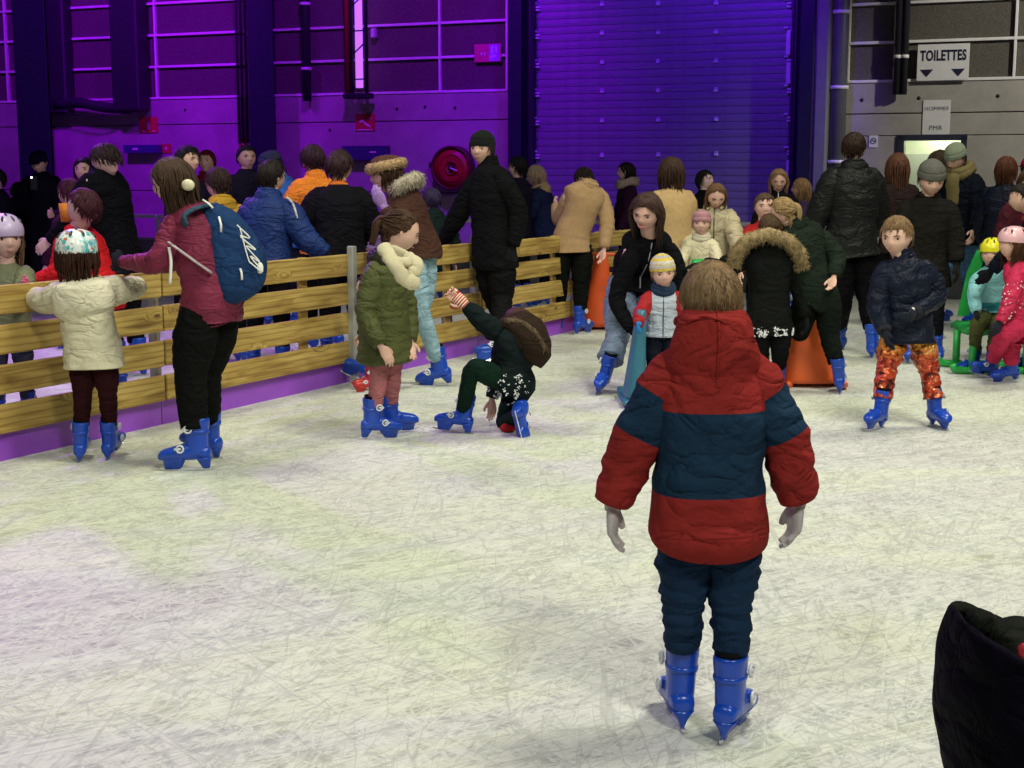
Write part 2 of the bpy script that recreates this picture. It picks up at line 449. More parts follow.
# ------------------------------------------------------------------ skates (ankle at the origin, toe +y, shin +z, adult size)
def skate_meshes():
    def ringp(c, a, b, ax='z', m=16, p=2.3):
        o = []
        for j in range(m):
            t = 2 * math.pi * j / m; cc, ss = math.cos(t), math.sin(t)
            x = a * math.copysign(abs(cc) ** (2 / p), cc); y = b * math.copysign(abs(ss) ** (2 / p), ss)
            o.append((c[0] + x, c[1] + y, c[2]) if ax == 'z' else (c[0] + x, c[1], c[2] + y))
        return o
    sh = MB()
    prof = np.array([(-.075, .044, .05, .0), (-.03, .048, .062, .002), (.02, .049, .062, .0), (.06, .052, .064, -.004), (.10, .055, .066, -.008), (.122, .056, .067, -.006), (.124, .048, .058, -.006), (.10, .044, .054, -.006)])
    pr = crom(prof, 20)
    v, f = rings_mesh(np.array([ringp((0, q[3] - .01, q[0]), q[1], q[2]) for q in pr])); sh.add(v, f)
    prof = np.array([(-.085, .012, .014, -.07), (-.075, .036, .034, -.066), (-.03, .044, .042, -.058), (.03, .045, .05, -.052), (.08, .047, .044, -.058), (.13, .05, .037, -.064), (.175, .044, .031, -.07), (.2, .026, .02, -.078), (.208, .006, .006, -.082)])
    pr = crom(prof, 22)
    v, f = rings_mesh(np.array([ringp((0, q[0], q[3]), q[1], q[2], 'y') for q in pr])); sh.add(v, [q[::-1] for q in f])
    def wedge(y0, y1, b0, b1, z0=-.088, z1=-.150):
        r = []
        for k in range(5):
            t = k / 4; z = z0 + (z1 - z0) * t; hw = .036 * (1 - t) ** 1.6 + .006
            ya, yb = y0 + (b0 - y0) * t, y1 + (b1 - y1) * t
            r.append(ringp((0, (ya + yb) / 2, z), hw, abs(yb - ya) / 2, m=12, p=3))
        return rings_mesh(np.array(r))
    v, f = wedge(.05, .185, .085, .175); sh.add(v, [q[::-1] for q in f])
    v, f = wedge(-.085, -.0, -.075, -.035); sh.add(v, [q[::-1] for q in f])
    v, f = rings_mesh(np.array([ringp((0, -.014, z_), a_, b_) for z_, a_, b_ in ((.042, .050, .062), (.044, .0545, .0675), (.060, .0555, .0685), (.062, .050, .062))])); sh.add(v, f)
    v, f = cbox((0, .072, -.036), .094, .022, .04, b=.004); sh.add(v, f)
    shell = sh.mesh('skate', [SKATE])
    bl = MB(); r = []
    for y, z in ((-.098, -.150), (-.09, -.158), (.13, -.16), (.19, -.152), (.215, -.140)):
        r.append([(.003, y, z), (.003, y + (.004 if y > .18 else 0), -.142), (-.003, y + (.004 if y > .18 else 0), -.142), (-.003, y, z)])
    v, f = rings_mesh(np.array(r)); bl.add(v, f)
    blade = bl.mesh('blade', [BLADE], smooth=False)
    def buckle(sx, hi):
        b = MB()
        for (y, z, rr) in (((.02, .072, .020), (.07, -.035, .019))[hi],):
            an = np.linspace(0, 2 * math.pi, 13)
            path = [(sx * (.062 if z > 0 else .056), y + rr * math.cos(a), z + rr * math.sin(a)) for a in an]
            v, f = tube(path, [.006] * 13, 6); b.add(v, f)
            v, f = cbox((sx * (.060 if z > 0 else .054), y + .014, z), .012, .04, .014); b.add(v, f)
        return b.mesh('buckle', [BUCK])
    ln = MB(); v, f = rings_mesh(np.array([ringp((0, -.014, z), a, b) for z, a, b in ((.09, .045, .055), (.125, .048, .058), (.145, .050, .060), (.147, .043, .052), (.12, .04, .05))])); ln.add(v, f)
    return shell, blade, {(a, c): buckle(a, c) for a in (1, -1) for c in (0, 1)}, ln.mesh('liner', [BLACK])
SKM = skate_meshes(); SK_RED = SKM[0].copy(); SK_RED.materials[0] = SKATE_RED
ANK = .160
def put_mesh(name, me, parent, M_):
    o = bpy.data.objects.new(name, me); COL.objects.link(o)
    if parent: o.parent = parent
    o.matrix_local = M_; return o
def skate(parent, ankle, up, toe, s, outer=1, red=False, label=None):
    up = unit(up); toe = unit(toe - up * np.dot(toe, up)); x = np.cross(toe, up)
    M_ = Matrix(((x[0] * s, toe[0] * s, up[0] * s, ankle[0]), (x[1] * s, toe[1] * s, up[1] * s, ankle[1]), (x[2] * s, toe[2] * s, up[2] * s, ankle[2]), (0, 0, 0, 1)))
    o = put_mesh('skate', SK_RED if red else SKM[0], parent, M_)
    put_mesh('blade', SKM[1], o, Matrix()); put_mesh('buckle', SKM[2][(outer, 0)], o, Matrix()); put_mesh('buckle', SKM[2][(outer, 1)], o, Matrix()); put_mesh('liner', SKM[3], o, Matrix())
    return o

# ------------------------------------------------------------------ hands (wrist at the origin, fingers +y, thumb +x, palm -z, adult size)
def hand_arrays(fat, curl, vox):
    mb = MB()
    r = []
    for y, hw, ht in ((-.03, .024, .017), (0, .026, .017), (.03, .036, .017), (.06, .041, .016), (.088, .040, .014), (.098, .032, .010)):
        r.append([(hw * fat * math.cos(a), y, ht * fat * math.sin(a)) for a in np.linspace(0, 2 * math.pi, 13)[:-1]])
    v, f = rings_mesh(np.array(r)); mb.add(v, [q[::-1] for q in f])
    for x, L, y0 in ((.030, .068, .085), (.010, .078, .09), (-.011, .073, .088), (-.030, .056, .08)):
        p = np.array([x, y0 - .02, 0]); a = 0; pts = [p]
        for k, fr in enumerate((.3, .42, .32, .26)):
            a += curl * (0, 1, 1.2, .9)[k]; p = p + np.array([x * .12, math.cos(a), -math.sin(a)]) * L * fr; pts.append(p)
        v, f = tube(crom(pts, 10), np.linspace(.0098, .0072, 10) * fat, 8, ref=(1, 0, 0)); mb.add(v, f)
    pts = crom([(.018, .012, -.004), (.040, .035, -.010), (.054, .060, -.018), (.056, .088, -.026)], 9)
    v, f = tube(pts, np.array([.014, .0145, .0135, .0125, .012, .0115, .011, .010, .008]) * fat, 8, ref=(0, 0, 1)); mb.add(v, f)
    v, f = mb.arrays(); return remesh(v, f, vox)
HANDS = {('bare', c): hand_arrays(1.0, c, .0042) for c in (.3, .75)}
GLOVE = {c: hand_arrays(1.28, c, .0046) for c in (.3, .75)}
def hand_frame(wrist, d, palm, side):
    y = unit(d); z = -unit(np.asarray(palm, float) - y * np.dot(palm, y)); x = np.cross(y, z)
    return x * (1 if side else 1), y, z
GLV = {}
def glove_mesh(c, curl):
    k = (tuple(c), curl)
    if k not in GLV:
        v, f = GLOVE[curl]; mb = MB().add(v, f)
        vv, ff = tube([(0, -.055, 0), (0, -.03, 0), (0, -.005, 0), (0, .01, 0)], [.034, .034, .030, .028], 12, ref=(1, 0, 0)); mb.add(vv, ff)
        GLV[k] = mb.mesh('glove', [wool(c)])
    return GLV[k]

# ------------------------------------------------------------------ people
def rotv(v, axis, deg):
    return np.array((Matrix.Rotation(R(deg), 3, Vector(axis)) @ Vector(v)))
NP = 0; CROWD = [False]
def person(label, x, top=None, foot=None, Y=None, yaw=0, h=None, hr=.135, lean=0, side=0, hpitch=None, hyaw=0, hroll=0,
           L=(8, 10, 15), Rr=(8, 10, 15), ll=(0, 3, 2), rl=(0, 3, 2), px={}, toes={}, bulk=1.0,
           jacket=None, trousers=None, skirt=None, hair=None, hat=None, gloves=None, skin=(.64, .39, .30), scarf=None, hood=None,
           face=0, smile=0, brow=(.04, .025, .015), skates='blue', group=None, detail=1, sw=None, zoff=0, lids=0, look=0, legbulk=1.0, curl=.3, shoes=None, extra=None, category='person'):
    global NP; NP += 1; seed = NP * 3.7
    if Y is None: g = ground(x, foot); Y = g[1]
    X0 = at(x, 300, Y)[0]
    tz = at(x, top, Y)[2] if top is not None else None
    h = h or tz
    f0 = np.array([-math.sin(R(yaw)), math.cos(R(yaw)), 0]); r0 = np.array([math.cos(R(yaw)), math.sin(R(yaw)), 0]); up = np.array([0, 0, 1.])
    def skeleton(h):
        J = {}; fs = (h / 1.72) ** .62; ank = (ANK * fs if skates else .08 * fs)
        hipz = .50 if hr < .15 else .475
        shz = 1 - hr - .035
        swd = (sw or (.108 if hr < .15 else .112)) * h
        P = np.array([0, 0, 0.]); J['P'] = P
        tv = rotv(up, r0, -lean); tv = rotv(tv, f0, side)
        fwd = rotv(f0, r0, -lean); fwd = rotv(fwd, f0, side); rt = np.cross(fwd, tv)
        TL = (shz - hipz) * h
        J['C'] = P + rotv(tv, r0, lean * .25) * TL * .5
        J['N'] = J['C'] + tv * TL * .5 + tv * .015 * h
        hp = hpitch if hpitch is not None else lean * .35
        Hf = np.array([-math.sin(R(yaw + hyaw)), math.cos(R(yaw + hyaw)), 0]); Hr = np.cross(Hf, up)
        Hf2 = rotv(Hf, Hr, -hp); Hu = rotv(up, Hr, -hp)
        Hr2 = rotv(Hr, Hf2, hroll); Hu = rotv(Hu, Hf2, hroll)
        nk = unit(tv * .8 + Hu * .6)
        J['H'] = J['N'] + nk * (.02 * h + .30 * hr * h) + Hu * .28 * hr * h + Hf2 * .06 * hr * h
        J['_H'] = (Hr2, Hf2, Hu); J['_t'] = tv; J['_f'] = fwd; J['_r'] = rt
        ua, fa = (.168 if hr < .15 else .155) * h, (.145 if hr < .15 else .130) * h
        for s_, k, A in ((-1, 'L', L), (1, 'R', Rr)):
            Sh = J['N'] + rt * s_ * swd - tv * .028 * h; J[k + 's'] = Sh
            d = rotv(-tv, rt, A[0]); d = rotv(d, fwd, -s_ * A[1]); J[k + 'e'] = Sh + d * ua
            d2 = rotv(-tv, rt, A[0] + A[2]); d2 = rotv(d2, fwd, -s_ * (A[3] if len(A) > 3 else A[1] * .7)); J[k + 'w'] = J[k + 'e'] + d2 * fa
        lt = (hipz * h - ank); th_, sh_ = lt * .52, lt * .48
        for s_, k, A in ((-1, 'L', ll), (1, 'R', rl)):
            Hp = P + r0 * s_ * .052 * h; J[k + 'h'] = Hp
            d = rotv(-up, r0, A[0]); d = rotv(d, f0, -s_ * A[1]); J[k + 'k'] = Hp + d * th_
            d2 = rotv(-up, r0, A[0] - A[2]); d2 = rotv(d2, f0, -s_ * A[1]); J[k + 'a'] = J[k + 'k'] + d2 * sh_
            J['_' + k + 'f'] = -d2
        zz = ank - min(J['La'][2], J['Ra'][2]) + zoff
        for k in J:
            if not k.startswith('_'): J[k] = J[k] + np.array([0, 0, zz])
        J['_fs'] = fs
        return J
    if tz is not None:
        for _ in range(5):
            J = skeleton(h); t = J['H'][2] + .5 * hr * h * abs(J['_H'][2][2]) + .1 * hr * h * (1 - abs(J['_H'][2][2])) + (.03 * hr * h if hair else 0); h *= (tz / t) if not zoff else ((tz - zoff) / (t - zoff))
    J = skeleton(h)
    base = np.array([X0, Y, 0])
    for k, q in px.items():
        if k[1:] != 'g': J[k] = at(q[0], q[1], Y + (q[2] if len(q) > 2 else 0)) - base
    for k in 'LR':
        if k + 'g' in px:
            g = ground(*px[k + 'g']) - base; J[k + 'a'] = g + up * ANK * J['_fs']
            if k + 'k' not in px: J[k + 'k'] = (J[k + 'h'] + J[k + 'a']) / 2 + J['_f'] * .02 * h
    if 'N' in px or 'P' in px:
        J['_t'] = unit(J['N'] - J['P'])
        if 'C' not in px: J['C'] = (J['P'] + J['N']) / 2
    fs = J['_fs']
    # --- body: torso, neck and limbs fused by a voxel remesh, head and hands joined on
    b = MB()
    def bt(p, r, m=8, **k): v, f = tube(p, r, m, **k); b.add(v, f)
    bt([J['P'], J['C'], J['N']], np.array([.062, .06, .05]) * h, 10)
    bt(crom([J['N'] - J['_t'] * .04 * h, J['N'], J['H'] - J['_H'][2] * .3 * hr * h, J['H']], 6), [.25 * hr * h] * 6, 10)
    for k in 'LR':
        bt(bez3(J[k + 's'] - J['_t'] * .012 * h, J[k + 'e'], J[k + 'w']), np.linspace(.022, .0155, 10) * h)
        bt(bez3(J[k + 'h'], J[k + 'k'], J[k + 'a']), np.linspace(.042, .022, 10) * h)
        v, f = ellipsoid(J[k + 's'] - J['_t'] * .012 * h, .022 * h, .022 * h, .022 * h); b.add(v, f)
    v, f = remesh(*b.arrays(), max(.011 * h, .012)); b = MB().add(v, f)
    hv, hf = HV[(1 if (face or detail > 1) else 0, 1 if hr > .15 else 0)]; hh = hr * h
    b.add(to_world(hv, J['H'], J['_H'], hh), hf)
    ghand = []
    for k, s_ in (('L', -1), ('R', 1)):
        d = unit(J[k + 'w'] - J[k + 'e']); palm = -J['_r'] * s_ - .25 * J['_f']
        if abs(np.dot(unit(palm), d)) > .85: palm = -up
        if (k + 'p') in px or ('_' + k + 'p') in toes: palm = np.array(toes['_' + k + 'p'])
        if ('_' + k + 'd') in toes: d = unit(np.array(toes['_' + k + 'd'], float))
        y = d; z = -unit(palm - y * np.dot(palm, y)); xx = np.cross(y, z)
        f1 = J['_f'] + up * .4
        if np.dot(xx, f1) < 0: xx = -xx
        hs = h / 1.72 * (1.0 if hr < .15 else 1.06)
        o = J[k + 'w'] + y * .012 * h
        if gloves: ghand.append((o, xx, y, z, hs))
        else:
            v, f = HANDS[('bare', curl)]
            b.add(o + (v[:, 0:1] * xx + v[:, 1:2] * y + v[:, 2:3] * z) * hs, f if np.dot(np.cross(xx, y), z) > 0 else [q[::-1] for q in f])
    root = b.build('person', skinm(skin), None, base)
    tag(root, label, category, group or ('people on the ice' if not CROWD[0] else 'people beyond the fence and the barrier'))
    for o, xx, y, z, hs in ghand:
        M_ = Matrix(((xx[0] * hs, y[0] * hs, z[0] * hs, o[0]), (xx[1] * hs, y[1] * hs, z[1] * hs, o[1]), (xx[2] * hs, y[2] * hs, z[2] * hs, o[2]), (0, 0, 0, 1)))
        put_mesh('glove', glove_mesh(gloves, curl), root, M_)
    # --- trousers
    if trousers:
        tc = trousers; mb = MB(); ma = tc.get('mat') or (denim if tc.get('denim') else cloth)(tc['col'])
        tb = tc.get('b', .9) * legbulk
        mids = (J['Lh'] + J['Rh']) / 2; rt = unit(J['Rh'] - J['Lh'])
        v, f = tube(crom([mids - up * .035 * h, mids, J['P'] + (J['C'] - J['P']) * .3, J['P'] + (J['C'] - J['P']) * .6], 7), np.array([.060, .080, .088, .086, .082, .078, .074]) * h * min(tb, 1.0, (jacket or {}).get('b', 1.0) * bulk), 16, ref=rt, flat=.78, wr=.04, seed=seed); mb.add(v, f)
        for k in 'LR':
            e = J[k + 'a'] + (J[k + 'k'] - J[k + 'a']) * tc.get('cuff', .26)
            n = 34; p = bez3(J[k + 'h'] + up * .01 * h, J[k + 'k'], e, n, .22)
            t = np.linspace(0, 1, n)
            r = np.interp(t, [0, .18, .5, .72, 1], np.array([.050, .060, .043, .042, tc.get('hem', .034)]) * h * tb)
            v, f = tube(p, r, 16, ref=J['_f'], wr=tc.get('wr', .10), wf=1.5, seed=seed + s_, acc=tc.get('acc', 0), accf=tc.get('accf', 45)); mb.add(v, f)
        mb.build('trousers', ma, root)
    # --- skates
    for k, o in (('L', -1), ('R', 1)):
        upv = unit(J[k + 'k'] - J[k + 'a']); toe = f0 * 1.0
        if k in toes: q = toes[k]; toe = np.array([-math.sin(R(q)), math.cos(R(q)), 0]) if np.isscalar(q) else np.array(q, float)
        if ('_u' + k) in toes: upv = unit(np.array(toes['_u' + k], float))
        if skates: 
            if k in toes.get('skip', ''): continue
            u2 = unit(upv * .55 + up * .45) if ('_u' + k) not in toes else upv
            skate(root, J[k + 'a'], u2, toe, fs, o, red=(skates == 'red'))
        else:
            a = J[k + 'a']; path = [a + up * .06 * fs, a, a - up * .03 * fs + toe * .03, a - up * .045 * fs + toe * .12 * fs, a - up * .052 * fs + toe * .19 * fs]
            v, f = tube(path, np.array([.045, .05, .05, .042, .022]) * fs, 10); MB().add(v, f).build('shoe', plastic((.03, .03, .035)), root)
    # --- jacket
    if jacket:
        jk = jacket; B = jk.get('b', 1.0) * bulk; mb = MB(); q = jk.get('quilt'); q = q * h if q else None
        mats = [jk.get('mat') or (puffer if q or jk.get('puff') else (wool if jk.get('wool') else cloth))(jk['col'])]
        for c2 in jk.get('cols', []): mats.append((puffer if q or jk.get('puff') else cloth)(c2))
        hem = jk.get('len', .1)
        km = (J['Lk'] + J['Rk']) / 2; hm = (J['Lh'] + J['Rh']) / 2
        HB = hm + (km - hm) * hem
        spr = np.linalg.norm((J['Lk'] - J['Rk']) * np.array([1, 1, 0])) / 2 * hem
        hips_r = unit(J['Rh'] - J['Lh']); sh_r = unit(J['Rs'] - J['Ls'])
        SW = np.linalg.norm(J['Rs'] - J['Ls']) / 2; tv = unit(J['N'] - J['C'])
        hl = jk.get('flare', 1.0)
        # rows: centre, lateral axis, half-width, half-depth
        rows = [(HB, hips_r, (.094 * h * B) * hl + spr * .6, .078 * h * B * hl),
                (hm + (HB - hm) * .45, hips_r, (.097 * h * B) * (hl + 1) / 2 + spr * .3, .08 * h * B),
                (J['P'] + up * .02 * h, hips_r, .094 * h * B, .078 * h * B),
                (J['P'] + (J['C'] - J['P']) * .65, unit(hips_r + sh_r), .088 * h * B * jk.get('waist', 1), .074 * h * B),
                (J['C'] + (J['N'] - J['C']) * .25, sh_r, max(.092 * h * B, SW * .9), .080 * h * B),
                (J['C'] + (J['N'] - J['C']) * .62, sh_r, SW * 1.0 + .012 * h * B, .074 * h * B),
                (J['N'] - tv * .014 * h, sh_r, SW * .9, .058 * h * B),
                (J['N'] + tv * .008 * h, sh_r, SW * .56, .046 * h * B),
                (J['N'] + tv * .022 * h, sh_r, .046 * h, .042 * h),
                (J['N'] + tv * (.034 + jk.get('collar', .0)) * h, sh_r, .039 * h, .037 * h)]
        arr = np.array([[*c, *a, ww, dd] for c, a, ww, dd in rows]); nr = jk.get('nr', 56); A = crom(arr, nr); m = 36
        C_ = A[:, :3]; T = np.gradient(C_, axis=0); out = np.zeros((nr, m, 3)); s = 0; body_t = []
        for i in range(nr):
            t = unit(T[i]); u = unit(A[i, 3:6] - t * np.dot(A[i, 3:6], t)); v_ = np.cross(t, u)
            if np.dot(v_, J['_f']) < 0 and False: v_ = -v_
            if i: s += np.linalg.norm(C_[i] - C_[i - 1])
            body_t.append(i / (nr - 1))
            for j in range(m):
                a = 2 * math.pi * j / m; ca, sa = math.cos(a), math.sin(a); pw = 2 / 2.35
                d = u * math.copysign(abs(ca) ** pw, ca) * A[i, 6] + v_ * math.copysign(abs(sa) ** pw, sa) * A[i, 7]
                k = 1.0
                if q and i < nr * .86: k *= 1 - .07 + .085 * abs(math.sin(math.pi * s / q)) ** .5
                k *= 1 + fold(C_[i] + d, s, jk.get('wr', .05), .7, seed)
                out[i, j] = C_[i] + d * k
        out[0] = out[0] * .96 + C_[0] * .04
        inner = (out[0] - C_[0]) * .9 + C_[0] + up * .01
        out = np.concatenate([[inner], out])
        v, f = rings_mesh(out)
        mi = []
        bands = jk.get('bands')
        for i in range(len(f)):
            ring = (i // m) / nr if i < nr * m else 0
            mi.append(bands(out[min(i // m, nr)].mean(0)[2] / h, 't') if bands else 0)
        mb.add(v, f, mi)
        for k, s_ in (('L', -1), ('R', 1)):
            Sh, E, W = J[k + 's'], J[k + 'e'], J[k + 'w']
            st = Sh - sh_r * s_ * .03 * h + tv * .0 * h
            p = bez3(st, E, W, 30, .3)
            p = np.vstack([st + (Sh - E) * .1 - sh_r * s_ * .025 * h, p])
            t = np.linspace(0, 1, 31)
            SB = jk.get('sb', 1.0) * B
            r = np.interp(t, [0, .05, .15, .5, .62, .94, 1], np.array([.02, .042, .050, .044, .042, jk.get('cuffr', .032), jk.get('cuffr', .032) * .85]) * h * SB)
            v, f = tube(p, r, 18, ref=J['_f'], wr=jk.get('swr', .13), wf=1.3, quilt=q, seed=seed + s_)
            bs = [bands(i // 18 / 30, 's') if bands else 0 for i in range(len(f))]
            mb.add(v, f, bs)
            if jk.get('cuffcol') and True:
                cdir = unit(W - E); v, f = tube([W - cdir * .02 * h, W + cdir * .008 * h], [.03 * h * SB, .028 * h * SB], 14)
                MB().add(v, f).build('cuff', wool(jk['cuffcol']), root)
        jo = mb.build('jacket', mats, root)
        if jk.get('zip'):
            pts = []
            for i in range(2, int(nr * .93), 2):
                t = unit(T[i]); u = unit(A[i, 3:6] - t * np.dot(A[i, 3:6], t)); v_ = np.cross(t, u)
                if np.dot(v_, J['_f']) < 0: v_ = -v_
                pts.append(C_[i] + v_ * A[i, 7] * 1.0)
            v, f = tube(pts, [.0035 * h] * len(pts), 5); MB().add(v, f).build('zip', plastic(jk['zip']), jo)
        J['_jk'] = jo
    # --- hood hanging behind the neck
    if hood:
        hc = hood.get('col', jacket['col'] if jacket else (.05, .05, .05)); hs = hood.get('s', 1.0)
        hm_ = hood.get('mat') or (puffer if (jacket and (jacket.get('quilt') or jacket.get('puff'))) else cloth)(hc)
        tv = J['_t']; bk = unit(-J['_f'] - tv * np.dot(-J['_f'], tv)); rt = unit(np.cross(tv, -bk)); nb = J['N'] + tv * .03 * h
        Q = hh * hs; hw_, hz_ = hood.get('w', 1.12), hood.get('z', 1.0); rr = []
        pr_ = hood.get('pear', 0)
        for z, wd, dp, cy in ((.34, .24, .2, .22), (.30, .36 - .02 * pr_, .28, .26), (.2, .47 - .10 * pr_, .37, .3), (0, .52 - .09 * pr_, .38, .33), (-.2, .53 - .03 * pr_, .36, .33), (-.4, .48 + .04 * pr_, .31, .3), (-.58, .36, .23, .24), (-.70, .2, .12, .18), (-.73, .05, .03, .15)):
            rr.append((z, wd, dp, cy))
        A = crom(rr, 22); Rg = []
        for z, wd, dp, cy in A:
            wd = wd * hw_; z = z * hz_ + hood.get('dz', -.22); c = nb + tv * (z - .05) * Q + bk * cy * Q * .75; ring = []
            for j in range(24):
                a = 2 * math.pi * j / 24; d = rt * math.cos(a) * wd * Q + bk * math.sin(a) * dp * Q * (1 if math.sin(a) > 0 else .7)
                k = 1 + fold(c + d, z * Q, .07, .9, seed); ring.append(c + d * k)
            Rg.append(ring)
        v, f = rings_mesh(np.array(Rg)[::-1]); mb = MB().add(v, f)
        # rim of the opening wrapping round the neck
        pts = [nb + tv * hood.get('dz', -.12) * Q + tv * (hood.get('rim', .16) * Q) * (math.cos(a) * .5 + .6) + bk * math.cos(a) * .44 * Q + rt * math.sin(a) * .40 * Q for a in np.linspace(-2.5, 2.5, 17)]
        v, f = tube(pts, [hood.get('rr', .085) * Q] * 17, 10, wr=.15, seed=seed); mb.add(v, f)
        ho = mb.build('hood', hm_, root)
        if hood.get('seam'):
            back = [np.array(Rg[i][6]) + bk * .001 for i in range(1, 21)]; v, f = tube(back, [.0035] * 20, 5); MB().add(v, f).build('seam', hm_, ho)
            cr = [np.array(Rg[5][j]) + bk * .001 - tv * .012 * math.sin(j) for j in range(0, 9)]; v, f = tube(crom(cr, 20), [.004] * 20, 5); MB().add(v, f).build('seam', hm_, ho)
        if hood.get('fur'): fur_tube('fur_trim', ho, [p + tv * .06 * Q + bk * .06 * Q for p in pts], .085 * Q, hood['fur'], 420, .10 * Q * 2.2, .012 * Q * 2, seed)
    # --- hair, hat, scarf, face
    c, H = J['H'], J['_H']
    if hair: hair_build('hair', root, c, H, hh, hair.get('len', .2), hair['col'], hair.get('detail', detail), hair.get('side', .02), hair.get('back', -.33), hair.get('front', .27), hair.get('thick', .045), hair.get('tail'), hair.get('wave', 0), int(seed * 10), hair.get('bun', False), hair.get('part', 0), hair.get('vol', 1))
    if face: face_parts(root, c, H, hh, brow=brow, smile=smile, lids=lids, look=look)
    if hat:
        if hat[0] == 'beanie': beanie(root, c, H, hh, hat[1], *(hat[2:3]))
        if hat[0] == 'helmet': helmet(root, c, H, hh, hat[1], *(hat[2:3]), seed=seed)
        if hat[0] == 'cap':
            v, f = revolve(crom(np.array([(.1, 1.0), (.14, 1.06), (.3, 1.04), (.45, .85), (.54, .5), (.56, .1)]), 16), tilt=.1); mb = MB().add(to_world(v, c, H, hh), f)
            v, f = ellipsoid((0, .5, .14), .3, .28, .03, 16, 6); mb.add(to_world(v, c, H, hh), f); mb.build('cap', cloth(hat[1]), root)
    if scarf:
        sc, kind = scarf[0], scarf[1]; tv = J['_t']; nb = J['N'] + tv * .035 * h; ms = wool(sc)
        rt, fw = J['_r'], J['_f']; mb = MB()
        for q_ in range(2):
            pts = [nb + (rt * math.cos(a) * .058 + fw * math.sin(a) * .060) * h * (1.05 + .12 * q_) + tv * (.004 - .022 * q_ + .006 * math.sin(a * 2 + q_)) * h - tv * .018 * h * max(0, math.sin(a)) for a in np.linspace(0, 2 * math.pi, 21)]
            v, f = tube(pts, [.024 * h] * 21, 10, wr=.3, wf=1.6, seed=seed + q_); mb.add(v, f)
        if kind == 'long':
            st = nb + fw * .055 * h; pts = crom([st - tv * .0, st + fw * .03 * h - tv * .06 * h, st + fw * .028 * h - tv * .14 * h, st + fw * .03 * h - tv * .2 * h], 10)
            v, f = tube(pts, np.array([.03, .033, .036, .038, .038, .038, .037, .036, .034, .022]) * h, 12, flat=.5, ref=rt, wr=.2, seed=seed); mb.add(v, f)
        mb.build('scarf', ms, root)
    if skirt:
        km = (J['Lk'] + J['Rk']) / 2; hm = (J['Lh'] + J['Rh']) / 2
        v, f = tube([hm + up * .05 * h, hm, hm + (km - hm) * .5, hm + (km - hm) * skirt[1]], np.array([.09, .1, .11, .12]) * h, 24, ref=r0, flat=.8, wr=.12, seed=seed); MB().add(v, f).build('skirt', cloth(skirt[0]), root)
    J['_hh'] = hh; J['_h'] = h; J['_base'] = base
    return root, J
